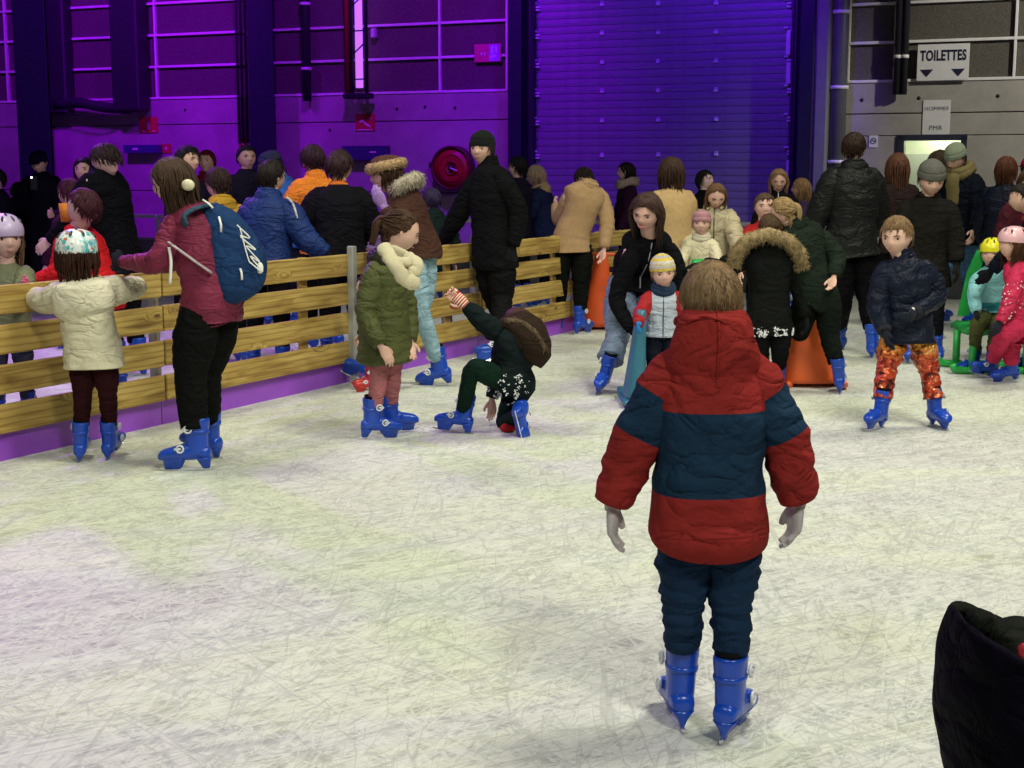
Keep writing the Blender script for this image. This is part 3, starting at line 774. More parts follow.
# ================================================================== THE HALL
def ice_material():
    m, nt, b = nodes('scratched_ice'); L = nt.links
    tc = N(nt, 'ShaderNodeTexCoord')
    def mapped(sx, sy, rot, off=0):
        mp = N(nt, 'ShaderNodeMapping', vector_type='TEXTURE'); mp.inputs['Scale'].default_value = (1 / sx, 1 / sy, 1); mp.inputs['Rotation'].default_value = (0, 0, R(rot)); mp.inputs['Location'].default_value = (off, off * .7, 0)
        L.new(tc.outputs['Object'], mp.inputs[0]); return mp.outputs[0]
    def math_(op, a, bb=None):
        n = N(nt, 'ShaderNodeMath', operation=op)
        for i, q in enumerate((a, bb)):
            if q is None: continue
            if isinstance(q, (int, float)): n.inputs[i].default_value = q
            else: L.new(q, n.inputs[i])
        return n.outputs[0]
    def lines(sx, sy, rot, sc, sharp, dist=.3, off=0):
        n = N(nt, 'ShaderNodeTexNoise', i_Scale=sc, i_Detail=1.5, i_Distortion=dist); L.new(mapped(sx, sy, rot, off), n.inputs['Vector'])
        a = math_('ABSOLUTE', math_('SUBTRACT', n.outputs[0], .5))
        return math_('MAXIMUM', math_('SUBTRACT', 1.0, math_('MULTIPLY', a, sharp)), 0.0)
    white = None; dark = None
    for i, (sx, sy, rot, sc, sh) in enumerate(((.3, 2.6, 18, 2.4, 40), (.3, 2.4, -38, 2.6, 44), (.3, 2.4, 44, 3.2, 40), (.25, 2.6, 78, 3.0, 44), (.3, 2.8, 28, 5.0, 28), (.3, 2.6, -62, 5.0, 30), (.35, 2.4, 34, 8, 20), (.35, 2.4, 62, 7.5, 22), (.35, 2.4, -20, 8.0, 22), (.7, 1.4, 100, 9, 20))):
        l = lines(sx, sy, rot, sc, sh, .5, i * 7.3)
        white = l if white is None else math_('MAXIMUM', white, l)
    for i, (sx, sy, rot, sc, sh) in enumerate(((.3, 2.6, 24, 3.6, 60), (.35, 2.6, -48, 3.4, 80), (.3, 2.6, 66, 4.4, 60), (.3, 2.6, 38, 6.0, 44), (.3, 2.6, 90, 5.4, 60))):
        l = lines(sx, sy, rot, sc, sh, .6, 40 + i * 5.1)
        dark = l if dark is None else math_('MAXIMUM', dark, l)
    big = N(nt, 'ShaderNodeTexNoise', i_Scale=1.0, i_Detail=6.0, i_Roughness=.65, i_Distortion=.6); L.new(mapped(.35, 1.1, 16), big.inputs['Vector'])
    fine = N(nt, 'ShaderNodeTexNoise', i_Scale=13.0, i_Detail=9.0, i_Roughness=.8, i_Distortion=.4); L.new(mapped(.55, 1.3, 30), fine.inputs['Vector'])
    r1 = ramp(nt, big.outputs[0], [(.34, (.40, .38, .385)), (.45, (.48, .50, .475)), (.55, (.52, .55, .40)), (.68, (.57, .63, .54))])  # hue patches of the coloured rink lights, mixed into the ice base colour
    r2 = ramp(nt, fine.outputs[0], [(.30, (.62, .62, .64)), (.7, (1.15, 1.15, 1.12))])
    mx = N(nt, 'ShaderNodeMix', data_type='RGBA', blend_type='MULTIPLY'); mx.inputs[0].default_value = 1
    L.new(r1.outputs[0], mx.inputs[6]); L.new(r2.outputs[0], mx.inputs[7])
    m2 = N(nt, 'ShaderNodeMix', data_type='RGBA'); m2.inputs[7].default_value = (.86, .88, .78, 1)
    L.new(math_('MULTIPLY', white, .52), m2.inputs[0]); L.new(mx.outputs[2], m2.inputs[6])
    m3 = N(nt, 'ShaderNodeMix', data_type='RGBA'); m3.inputs[7].default_value = (.30, .32, .30, 1)
    L.new(math_('MULTIPLY', dark, .50), m3.inputs[0]); L.new(m2.outputs[2], m3.inputs[6])
    L.new(m3.outputs[2], b.inputs['Base Color'])
    b.inputs['Roughness'].default_value = .55; b.inputs['Specular IOR Level'].default_value = .35
    h = math_('ADD', math_('MULTIPLY', white, .6), fine.outputs[0])
    bp = N(nt, 'ShaderNodeBump', i_Strength=.35, i_Distance=.01); L.new(h, bp.inputs['Height']); L.new(bp.outputs[0], b.inputs['Normal'])
    return m
def concrete(c, name='concrete'):
    m, nt, b = nodes(name); L = nt.links; tc = N(nt, 'ShaderNodeTexCoord')
    n1 = N(nt, 'ShaderNodeTexNoise', i_Scale=1.6, i_Detail=8.0, i_Roughness=.65); L.new(tc.outputs['Object'], n1.inputs['Vector'])
    n2 = N(nt, 'ShaderNodeTexNoise', i_Scale=60.0, i_Detail=4.0); L.new(tc.outputs['Object'], n2.inputs['Vector'])
    c = np.array(c); r = ramp(nt, n1.outputs[0], [(.3, tuple(c * .78)), (.7, tuple(c * 1.15))]); L.new(r.outputs[0], b.inputs['Base Color'])
    b.inputs['Roughness'].default_value = .85
    bp = N(nt, 'ShaderNodeBump', i_Strength=.4, i_Distance=.01); L.new(n2.outputs[0], bp.inputs['Height']); L.new(bp.outputs[0], b.inputs['Normal'])
    return m
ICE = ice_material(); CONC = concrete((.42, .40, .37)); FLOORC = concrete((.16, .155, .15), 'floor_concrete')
PANEL = mat('acoustic_panel', (.115, .105, .09), .95, 0, .5, 45, .3, vscale=45)
STRIP = mat('painted_strip', (.88, .86, .88), .4, 0, .05, 30, .06); DARKM = plastic((.02, .02, .03), .5); COLM = plastic((.11, .115, .12), .45); COLG = plastic((.2, .21, .2), .55)
WOODC = [None]
def wood():
    m, nt, b = nodes('pine_plank'); L = nt.links; tc = N(nt, 'ShaderNodeTexCoord'); oi = N(nt, 'ShaderNodeObjectInfo')
    ad = N(nt, 'ShaderNodeVectorMath', operation='ADD'); sc = N(nt, 'ShaderNodeVectorMath', operation='SCALE'); sc.inputs['Scale'].default_value = 30
    cx = N(nt, 'ShaderNodeCombineXYZ'); L.new(oi.outputs['Random'], cx.inputs[0]); L.new(oi.outputs['Random'], cx.inputs[2])
    L.new(cx.outputs[0], sc.inputs[0]); L.new(tc.outputs['Object'], ad.inputs[0]); L.new(sc.outputs[0], ad.inputs[1])
    mp = N(nt, 'ShaderNodeMapping'); mp.inputs['Scale'].default_value = (1.1, 6, 9); L.new(ad.outputs[0], mp.inputs[0])
    v = N(nt, 'ShaderNodeTexVoronoi', i_Scale=1.15); mpk = N(nt, 'ShaderNodeMapping'); mpk.inputs['Scale'].default_value = (2.2, 6, 6); L.new(ad.outputs[0], mpk.inputs[0]); L.new(mpk.outputs[0], v.inputs['Vector'])
    kd = ramp(nt, v.outputs['Distance'], [(.06, (1, 1, 1)), (.3, (0, 0, 0))])
    # grain bends round the knots
    kv = N(nt, 'ShaderNodeVectorMath', operation='SCALE'); kv.inputs['Scale'].default_value = .9; L.new(kd.outputs[0], kv.inputs[0])
    a2 = N(nt, 'ShaderNodeVectorMath', operation='ADD'); L.new(mp.outputs[0], a2.inputs[0]); L.new(kv.outputs[0], a2.inputs[1])
    g = N(nt, 'ShaderNodeTexNoise', i_Scale=1.7, i_Detail=5.0, i_Distortion=.8); L.new(a2.outputs[0], g.inputs['Vector'])
    wv = N(nt, 'ShaderNodeTexWave', i_Scale=.9, i_Distortion=5.0, i_Detail=3.0); wv.bands_direction = 'Z'; L.new(a2.outputs[0], wv.inputs['Vector'])
    r = ramp(nt, g.outputs[0], [(.3, (.22, .125, .025)), (.5, (.43, .29, .07)), (.72, (.60, .44, .14))])
    rw = ramp(nt, wv.outputs[0], [(.0, (.62, .52, .40)), (.35, (1, 1, 1))])
    mx = N(nt, 'ShaderNodeMix', data_type='RGBA', blend_type='MULTIPLY'); mx.inputs[0].default_value = .8; L.new(r.outputs[0], mx.inputs[6]); L.new(rw.outputs[0], mx.inputs[7])
    rk = ramp(nt, v.outputs['Distance'], [(.05, (1, 1, 1)), (.10, (0, 0, 0))])
    m2 = N(nt, 'ShaderNodeMix', data_type='RGBA'); m2.inputs[7].default_value = (.14, .06, .02, 1); L.new(rk.outputs[0], m2.inputs[0]); L.new(mx.outputs[2], m2.inputs[6])
    L.new(m2.outputs[2], b.inputs['Base Color']); b.inputs['Roughness'].default_value = .7
    return m
WOOD = wood()

def struct(name, mb, m, parent=None, loc=None, smooth=False):
    o = mb.build(name, m, parent, loc, smooth)
    if not parent: o['kind'] = 'structure'
    return o
# floors: the ice to the far kerb, concrete beyond
K0 = ground(845, 296); KD = WD; KN = -WN
def kp(t, off=0, z=0): return K0 + KD * t + KN * off + np.array([0, 0, z])
def slab(name, pts, m, th=.06):
    n = len(pts); v = [tuple(p) for p in pts] + [(p[0], p[1], p[2] - th) for p in pts]
    f = [tuple(range(n)), tuple(range(2 * n - 1, n - 1, -1))] + [(i, i + n, (i + 1) % n + n, (i + 1) % n) for i in range(n)]
    return struct(name, MB().add(v, f), m)
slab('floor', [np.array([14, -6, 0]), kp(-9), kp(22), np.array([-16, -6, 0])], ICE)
slab('floor.001', [kp(-9, .0, -.012), kp(-9, 12, -.012), kp(26, 12, -.012), kp(26, 0, -.012)], FLOORC)

# back wall
wall = empty('wall_back', wpt(5, 0)); wall['kind'] = 'structure'
WAX = [WD, -WN, np.array([0, 0, 1.])]
def wbox(mb, t0, t1, z0, z1, o0, o1, b=None, mi=0):
    c = wpt((t0 + t1) / 2, (z0 + z1) / 2, (o0 + o1) / 2)
    v, f = cbox(c, abs(t1 - t0), abs(o1 - o0), abs(z1 - z0), WAX, b=b) if b else box_vf(c, abs(t1 - t0), abs(o1 - o0), abs(z1 - z0), WAX)
    return mb.add(v, f, mi)
def wpart(name, parent, m, *a, **k):
    o = MB(); wbox(o, *a, **k); r = o.build(name, m, None, None, False)
    if parent:
        r.parent = parent; r.matrix_parent_inverse = Matrix.Translation(-Vector(parent.location)) if True else Matrix()
    return r
TX = lambda x, y=90, off=0: wall_tz(x, y, off)[0]
ZL = [2.97, 3.56, 4.15, 4.74, 5.33, 5.92]
# bays between uprights (pixel positions read at the height of the ledge)
bays = [('l', -60, 47), ('l', 50, 248), ('l', 272, 508), ('r', 846, 1130)]
DT0, DT1 = TX(900, 137), TX(966, 137); DZ = 2.12
core = MB(); 
wbox(core, TX(1250), DT0 and DT1, 0, 8.5, -.5, -.14); wbox(core, DT0, TX(-180), 0, 8.5, -.5, -.14); wbox(core, DT1, DT0, DZ, 8.5, -.5, -.14)
struct('wall_core', core, CONC).name = 'wall_backing'
for side_, xa, xb in bays:
    ta, tb = TX(xb), TX(xa)
    if side_ == 'r':
        segs = [(ta, DT1, 0, 1.52), (ta, DT1, 1.53, 2.14), (DT0, tb, 0, 1.52), (DT0, tb, 1.53, 2.14), (ta, tb, 2.15, ZL[0] - .02)]
        zj = 2.5
        segs = [(ta, DT1, 0, 2.12), (DT0, tb, 0, 2.12), (ta, tb, 2.13, 2.46), (ta, tb, 2.475, ZL[0] - .02)]
    else: segs = [(ta, tb, 0, 1.2), (ta, tb, 1.215, 2.46), (ta, tb, 2.475, ZL[0] - .02)]
    for a, c, z0, z1 in segs: wpart('concrete_panel', wall, CONC, a, c, z0, z1, -.15, 0, b=.008)
    # tie holes are small recessed plugs
    # cladding cells over the ledge with bright strips round them
    vx = {47: [8], 248: [157], 508: [440], 1130: [1013]}[xb]
    cuts = sorted([ta + .02, tb - .02] + [TX(q) for q in vx])
    for i in range(len(cuts) - 1):
        for j in range(len(ZL) - 1):
            wpart('cladding_panel', wall, PANEL, cuts[i] + .02, cuts[i + 1] - .02, ZL[j] + .02, ZL[j + 1] - .02, -.14, -.04, b=.008)
    for z in ZL: wpart('metal_strip', wall, STRIP, ta + .01, tb - .01, z - .022, z + .022, -.06, .02, b=.004)
    for q in cuts: wpart('metal_strip', wall, STRIP, q - .02, q + .02, ZL[0], ZL[-1], -.06, .018, b=.004)
for x, y in ((862, 100), (919, 98), (998, 96), (185, 110), (397, 109), (240, 134), (330, 130), (425, 107), (455, 108)):
    t, z = wall_tz(x, y); v, f = tube([wpt(t, z, -.005), wpt(t, z, .006)], [.03, .028], 10); MB().add(v, f).build('tie_hole', DARKM, wall).matrix_parent_inverse = Matrix.Translation(-Vector(wall.location))

# steel uprights, ducts and pipes
def upright(label, name, x0, x1, m, o0=-.1, o1=.3, z0=0, z1=7.5, cat='column', parts=(), yref=60, group=None):
    ta, tb = TX(x1, yref, o1), TX(x0, yref, o1)
    o = MB(); wbox(o, ta, tb, z0, z1, o0, o1, b=.03); r = o.build(name, m, None, None, False); tag(r, label, cat, group)
    return r
def ibeam(label, x0, x1, m, o0=-.05, o1=.35, z1=7.5):
    ta, tb = TX(x1, 60, o1), TX(x0, 60, o1); e = empty('steel_column', wpt((ta + tb) / 2, 0, o1))
    tag(e, label, 'column')
    inv = Matrix.Translation(-Vector(e.location))
    for nm, a in (('flange', (ta, tb, 0, z1, o1 - .03, o1)), ('flange', (ta, tb, 0, z1, o0, o0 + .03)), ('web', ((ta + tb) / 2 - .02, (ta + tb) / 2 + .02, 0, z1, o0 + .02, o1 - .02)), ('base_plate', (ta - .04, tb + .04, 0, .03, o0 - .0, o1 + .05))):
        o = MB(); wbox(o, *a, b=.004); r = o.build(nm, m, e, None, False); r.matrix_parent_inverse = inv
    return e
def pipe(name, label, cat, x, r, m, z0, z1, off, group=None, parent=None, clips=True, yref=50):
    t = TX(x, yref, off); p0, p1 = wpt(t, z0, off), wpt(t, z1, off)
    v, f = tube([p0, p1], [r, r], 14); o = MB().add(v, f).build(name, m)
    tag(o, label, cat, group)
    if clips:
        for z in np.arange(z0 + .55, z1, 1.15):
            v, f = tube([wpt(t, z, off), wpt(t, z + .05, off)], [r * 1.18] * 2, 14); MB().add(v, f).build('pipe_clip', STRIP, o)
    return o
NAVYM = plastic((.018, .020, .040), .35)
ibeam('dark steel column at the far left of the back wall', 14, 46, NAVYM, -.1, .45)
upright('black square duct running up beside the leftmost steel column', 'duct', 47, 64, DARKM, .03, .3, 2.7)
upright('widest black hanging duct, ending just below the ledge at the left', 'duct', 110, 137, DARKM, .03, .4, 2.72, 7.5, 'duct')
t0, z0 = wall_tz(56, 105, .25); t1, z1 = wall_tz(128, 108, .25)
v, f = tube(crom([wpt(t0, z0, .25), wpt((t0 * 2 + t1) / 3, z0 + .03, .27), wpt((t0 + t1 * 2) / 3, z1 + .02, .25), wpt(t1, z1 - .02, .22)], 12), [.10] * 12, 12, wr=.1); tag(MB().add(v, f).build('duct_hose', DARKM), 'thick black flexible hose joining two black ducts above the left crowd', 'hose')
v, f = tube(crom([wpt(t0, z0 - .1, .28), wpt((t0 + t1) / 2, z0 - .24, .3), wpt((t0 + t1 * 3) / 4, z1 - .12, .28)], 12), [.012] * 12, 6); tag(MB().add(v, f).build('cable', DARKM), 'thin black cable sagging below the flexible hose at the left', 'cable')
ibeam('dark steel column behind the crowd, between the two left wall bays', 248, 273, NAVYM, -.1, .45)
for xx, lab in ((237, 'thin dark pipe furthest left of the three beside the second steel column'), (241, 'thin dark pipe in the middle of the three beside the second steel column'), (245.5, 'thin dark pipe nearest the second steel column')):
    pipe('pipe', lab, 'pipe', xx, .025, DARKM, 2.1, 7.5, .06, clips=False)
pipe('pipe', 'single black downpipe on the cladding between two bright seams, right of the second column', 'pipe', 306, .085, DARKM, 2.85, 7.5, .12)
# lighting truss with LED bar
tr = empty('lighting_truss', wpt(TX(357), 2.9, .3)); tag(tr, 'black vertical lighting truss with a glowing violet light bar on the wall', 'truss'); inv = Matrix.Translation(-Vector(tr.location))
for xx, rr, nm, m_ in ((347, .05, 'red_upright', plastic((.30, .03, .03), .5)), (352, .035, 'chord', DARKM), (366, .035, 'chord', DARKM)):
    t = TX(xx, 50, .3); v, f = tube([wpt(t, 2.95, .3), wpt(t, 7.5, .3)], [rr] * 2, 10); o = MB().add(v, f).build(nm, m_, tr); o.matrix_parent_inverse = inv
ta, tb = TX(362, 50, .3), TX(355.5, 50, .3)
o = MB(); wbox(o, ta, tb, 3.05, 7.4, .26, .32, b=.01); o.build('light_bar', emis('violet_led', (.55, .16, 1), 1.1), tr, None, False).matrix_parent_inverse = inv
o = MB(); wbox(o, TX(370, 50, .3), TX(344, 50, .3), 2.86, 2.96, .15, .4, b=.02); o.build('foot_bracket', DARKM, tr, None, False).matrix_parent_inverse = inv
for k, z in enumerate(np.arange(3.2, 7.3, .42)):
    o = MB(); v, f = tube([wpt(TX(352, 50, .3), z, .3), wpt(TX(366, 50, .3), z + (.2 if k % 2 else -.0), .36)], [.014] * 2, 6); o.add(v, f).build('brace', DARKM, tr).matrix_parent_inverse = inv
t, z = wall_tz(373, 33, .1); o = MB(); wbox(o, t - .05, t + .05, z - .09, z + .09, 0, .12, b=.02); tag(o.build('socket_box', plastic((.6, .6, .65)), None, None, False), 'small pale box on the wall right of the lighting truss', 'box')
# columns either side of the shutter
ibeam('dark steel column left of the roller shutter', 508, 521, NAVYM, -.1, .45)
upright('black recess post at the left edge of the roller shutter', 'door_post', 521, 532, DARKM, -.1, .2, 0, 7.5, 'post')
upright('dark post at the right edge of the roller shutter', 'door_post', 792, 798, DARKM, -.1, .2, 0, 7.5, 'post')
upright('wide dark column between the roller shutter and the grey column', 'column', 798, 815, NAVYM, -.1, .40, 0, 7.5)
upright('tall grey steel column right of the roller shutter', 'column', 815, 829, COLG, -.1, .40, 0, 7.5)
pipe('pipe', 'thin grey pipe touching the grey column', 'pipe', 831, .045, COLG, 0, 7.5, .22, clips=False)
pipe('pipe', 'thick grey downpipe between the grey column and the toilet wall', 'pipe', 840, .13, COLM, 0, 7.5, .18)
pipe('pipe', 'left one of the twin black pipes beside the TOILETTES sign', 'pipe', 898, .055, DARKM, 2.75, 7.5, .14)
pipe('pipe', 'right one of the twin black pipes beside the TOILETTES sign', 'pipe', 905, .055, DARKM, 2.75, 7.5, .14)

# roller shutter
sd = empty('door_1', wpt(TX(660), 0, 0)); sd['kind'] = 'structure'; inv = Matrix.Translation(-Vector(sd.location))
SL = mat('shutter_steel', (.24, .24, .30), .45, .3, .1, 30, .1)
ta, tb = TX(790), TX(533)
slat0 = None
for i in range(52):
    z0 = .0 + i * .125
    if slat0 is None:
        Rg = []
        for zz, oo in ((0, -.06), (0, -.004), (.012, .003), (.06, .006), (.121, .003), (.124, -.006), (.124, -.06)):
            Rg.append((zz, oo))
        v = [wpt(t, zz, oo) for t in (ta, tb) for zz, oo in Rg]; k = len(Rg)
        f = [tuple(range(k)), tuple(range(2 * k - 1, k - 1, -1))] + [(j, j + k, (j + 1) % k + k, (j + 1) % k) for j in range(k)]
        slat0 = MB().add(v, f).mesh('slat', [SL], False)
    o = bpy.data.objects.new('slat', slat0); COL.objects.link(o); o.parent = sd; o.matrix_parent_inverse = inv; o.location = (0, 0, z0)
CLIPM = plastic((.75, .75, .82), .4)
for x in (602, 658, 716):
    for y in (3, 32, 61, 90, 119.5, 154.3):
        t, z = wall_tz(x, y + (660 - x) * .012, .02); o = MB(); wbox(o, t - .035, t + .035, z - .038, z + .012, .0, .035, b=.006); wbox(o, t - .03, t + .03, z + .02, z + .034, 0, .03, b=.004)
        o.build('clip', CLIPM, sd, None, False).matrix_parent_inverse = inv
for y in (7, 35, 64, 93, 121.5, 155):
    for x in (537, 789):
        t, z = wall_tz(x, y if x < 600 else y - 4, .06)
        for dz, dt in ((0, 0), (.06, .05), (-.05, .0)):
            o = MB(); wbox(o, t - .035 + dt, t + .035 + dt, z - .016 + dz, z + .016 + dz, .0, .06, b=.005); o.build('clip', CLIPM, sd, None, False).matrix_parent_inverse = inv
for x in (533.5, 794): 
    o = MB(); t = TX(x); wbox(o, t - .03, t + .03, 0, 6.5, -.05, .12, b=.006); o.build('guide_rail', STRIP if x < 600 else COLM, sd, None, False).matrix_parent_inverse = inv
for y0, y1 in ((31, 55), (62, 84), (160, 185)):
    t, za = wall_tz(788.5, y0, .08); _, zb = wall_tz(788.5, y1, .08); o = MB(); wbox(o, t - .035, t + .035, zb, za, .02, .08, b=.006); o.build('cover_plate', plastic((.7, .6, .75), .4), sd, None, False).matrix_parent_inverse = inv

# signs
def text_mesh(s, size, m, bold=0, xs=1.0):
    c = bpy.data.curves.new('lettering', 'FONT'); c.body = s; c.size = size; c.align_x = 'CENTER'; c.align_y = 'CENTER'; c.extrude = .002; c.space_character = 1.08; c.offset = bold
    o = bpy.data.objects.new('t', c); COL.objects.link(o); dg = bpy.context.evaluated_depsgraph_get()
    me = bpy.data.meshes.new_from_object(o.evaluated_get(dg)); bpy.data.objects.remove(o); me.materials.clear(); me.materials.append(m)
    if xs != 1: me.transform(Matrix.Diagonal((xs, 1, 1, 1)))
    return me
def text_fit(s, W_, H_, m, bold=0):
    me = text_mesh(s, .2, m, bold); V = np.array([v.co for v in me.vertices]); a, b = V.min(0), V.max(0)
    sx, sy = W_ / (b[0] - a[0]), H_ / (b[1] - a[1])
    me.transform(Matrix.Diagonal((sx, sy, 1, 1)) @ Matrix.Translation((-(a[0] + b[0]) / 2, -(a[1] + b[1]) / 2, 0))); return me
def wall_frame(x, y, off):
    t, z = wall_tz(x, y, off); p = wpt(t, z, off); X = -WD; Yv = np.array([0, 0, 1.]); Z = WN
    return Matrix(((X[0], Yv[0], Z[0], p[0]), (X[1], Yv[1], Z[1], p[1]), (X[2], Yv[2], Z[2], p[2]), (0, 0, 0, 1)))
def board(name, label, x0, y0, x1, y1, m, th=.012, off=.0, cat='sign'):
    M_ = wall_frame((x0 + x1) / 2, (y0 + y1) / 2, off)
    t0, _ = wall_tz(x0, y0, off); t1, _ = wall_tz(x1, y0, off); _, za = wall_tz((x0 + x1) / 2, y0, off); _, zb = wall_tz((x0 + x1) / 2, y1, off)
    W_, H_ = abs(t1 - t0), za - zb
    v, f = cbox((0, 0, 0), W_, H_, th, b=.003); o = MB().add(v, f).build(name, m, None, None, False); o.matrix_world = M_; tag(o, label, cat)
    return o, W_, H_, th / 2
def poly(o, pts, m, name='symbol', z=.008, th=.003):
    n = len(pts); v = [(p[0], p[1], z - th) for p in pts] + [(p[0], p[1], z) for p in pts]
    f = [tuple(range(n - 1, -1, -1)), tuple(range(n, 2 * n))] + [(i, (i + 1) % n, (i + 1) % n + n, i + n) for i in range(n)]
    return MB().add(v, f).build(name, m, o, None, False)
PAPER = mat('paper', (.80, .80, .82), .7, 0, .05, 20, .04); INK = plastic((.015, .015, .05), .5); RED = plastic((.65, .03, .05), .4); INKG = plastic((.12, .12, .16), .6)
o, W_, H_, zz = board('toilet_sign', 'white TOILETTES sign with two black down arrows on the right wall', 917, 44, 969, 80.5, PAPER, .02, .07)
put_mesh('lettering', text_fit('TOILETTES', W_ * .89, H_ * .30, INK, .007), o, Matrix.Translation((0, H_ * .19, zz + .002)))
for sx in (-.31, .30):
    poly(o, [(sx * W_ - .10, -H_ * .19), (sx * W_, -H_ * .40), (sx * W_ + .10, -H_ * .19)], INK, 'arrow', zz + .004)
o, W_, H_, zz = board('paper_notice', 'white HOMMES PMR paper notice above the toilet door', 922.5, 100, 950, 137, PAPER, .006, .01)
put_mesh('lettering', text_fit('HOMMES', W_ * .86, H_ * .10, INKG, .0), o, Matrix.Translation((0, H_ * .27, zz + .002)))
put_mesh('lettering', text_fit('PMR', W_ * .48, H_ * .12, INKG, .0), o, Matrix.Translation((0, -H_ * .25, zz + .002)))
o, W_, H_, zz = board('no_smoking_sign', 'small white no smoking sign left of the toilet door', 869, 135.5, 878, 147.5, PAPER, .006, .01)
an = np.linspace(0, 2 * math.pi, 20)
v, f = tube([(math.cos(a) * .042, math.sin(a) * .042 + .01, zz + .003) for a in an], [.006] * 20, 5); MB().add(v, f).build('ring', INKG, o)
poly(o, [(-.03, .035), (-.024, .041), (.033, -.016), (.027, -.022)], INKG, 'bar', zz + .004)
poly(o, [(-.025, .006), (.025, .006), (.025, .014), (-.025, .014)], INKG, 'cigarette', zz + .004)
SIGNR = plastic((.60, .03, .06), .4); SW = plastic((.85, .6, .8), .4)
o, W_, H_, zz = board('fire_sign', 'red square fire equipment sign above the left crowd', 139.5, 117, 158, 133, SIGNR, .012, .01)
poly(o, [(-.025, -.09), (.03, -.09), (.03, .03), (.01, .06), (-.01, .06), (-.025, .03)], SW, 'extinguisher_symbol', zz + .004)
for a, c in ((-.12, -.1), (.12, -.1)): poly(o, [(a - .02, c), (a + .02, c), (a + .02, c - .03), (a - .02, c - .03)], SW, 'corner_mark', zz + .004)
o, W_, H_, zz = board('fire_sign', 'red square hose sign above the boys leaning over the fence', 355.5, 114, 375, 131, SIGNR, .012, .01)
poly(o, [(-.14, .02), (-.05, .06), (.0, .0), (.1, -.05), (.12, -.09), (.03, -.06), (-.04, .01), (-.1, .0)], SW, 'hose_symbol', zz + .004)
poly(o, [(-.16, -.14), (.16, -.14), (.16, -.12), (-.16, -.12)], SW, 'line_mark', zz + .004); poly(o, [(.05, .08), (.14, .08), (.14, .05)], SW, 'flame_symbol', zz + .004)
o, W_, H_, zz = board('exit_sign', 'red and violet pictogram sign high on the cladding left of the shutter', 474.5, 44, 501, 62, plastic((.70, .03, .25), .35), .02, .03)
poly(o, [(.03, -H_ / 2 + .01), (W_ / 2 - .01, -H_ / 2 + .01), (W_ / 2 - .01, H_ / 2 - .01), (.03, H_ / 2 - .01)], plastic((.5, .2, .8)), 'violet_half', zz + .003)
for q in (((.07, .1), (.11, .12), (.1, -.02), (.06, .0)), ((.15, .12), (.18, .1), (.19, .0), (.15, .02)), ((.05, -.05), (.17, -.03), (.16, -.07), (.05, -.09)), ((-.14, -.02), (-.1, .02), (-.09, -.04)), ((-.06, .02), (-.03, .0), (-.06, -.06))): poly(o, q, SW, 'pictogram', zz + .006)
o, W_, H_, zz = board('fire_sign', 'small red sign above the woman with the backpack', 161.5, 144, 171, 153, SIGNR, .01, .01); poly(o, [(-.05, -.03), (.0, .05), (.05, -.03), (.0, -.01)], SW, 'symbol', zz + .004)
o, W_, H_, zz = board('fire_sign', 'narrow red sign beside the second steel column', 239, 138, 247, 151, SIGNR, .01, .01); poly(o, [(-.02, -.06), (.02, -.06), (.02, .05), (-.02, .05)], SW, 'symbol', zz + .004)
o, W_, H_, zz = board('wall_box', 'dark blue wall box behind the tall man in black', 126, 145, 160, 153, plastic((.05, .05, .2)), .18, .09, 'box'); poly(o, [(-.18, -.02), (-.05, -.02), (-.05, .02), (-.18, .02)], SW, 'nameplate', zz + .003)
o, W_, H_, zz = board('wall_box', 'dark blue wall box under the hose sign', 344, 146, 388, 160, plastic((.05, .05, .16)), .18, .09, 'box'); poly(o, [(.12, .0), (.25, .0), (.25, .03), (.12, .03)], SW, 'nameplate', zz + .003)
# fire hose reel
t, z = wall_tz(452, 168, .25); hr_ = empty('fire_hose_reel', wpt(t, z, .25)); hr_.rotation_euler = (math.pi / 2, 0, math.atan2(WN[1], WN[0]) + math.pi / 2); tag(hr_, 'red round fire hose reel on the wall behind the man in the black beanie', 'hose reel')
def disc(r0, r1, z0, z1, m, name, n=36):
    Rg = [[(r * math.cos(a), r * math.sin(a), zz_) for a in np.linspace(0, 2 * math.pi, n + 1)[:-1]] for r, zz_ in ((r0, z0), (r1, z0), (r1, z1), (r0, z1))]
    v, f = rings_mesh(np.array(Rg), False, False); m_ = n
    for j in range(n): f.append((3 * n + j, 3 * n + (j + 1) % n, (j + 1) % n, j))
    return MB().add(v, f).build(name, m, hr_)
disc(.02, .345, -.0, .03, plastic((.42, .012, .02), .4), 'disc'); disc(.345, .385, -.14, .06, plastic((.09, .01, .015), .5), 'rim'); disc(.10, .13, .028, .045, plastic((.32, .01, .015), .4), 'ridge'); disc(.22, .24, .028, .04, plastic((.32, .01, .015), .4), 'ridge'); disc(.0, .05, .02, .08, DARKM, 'hub')
v, f = tube([(.0, 0, .09), (.14, -.05, .09)], [.012] * 2, 8); MB().add(v, f).build('handle', STRIP, hr_)
v, f = cbox((-.40, .05, -.02), .07, .09, .1); MB().add(v, f).build('valve', DARKM, hr_)

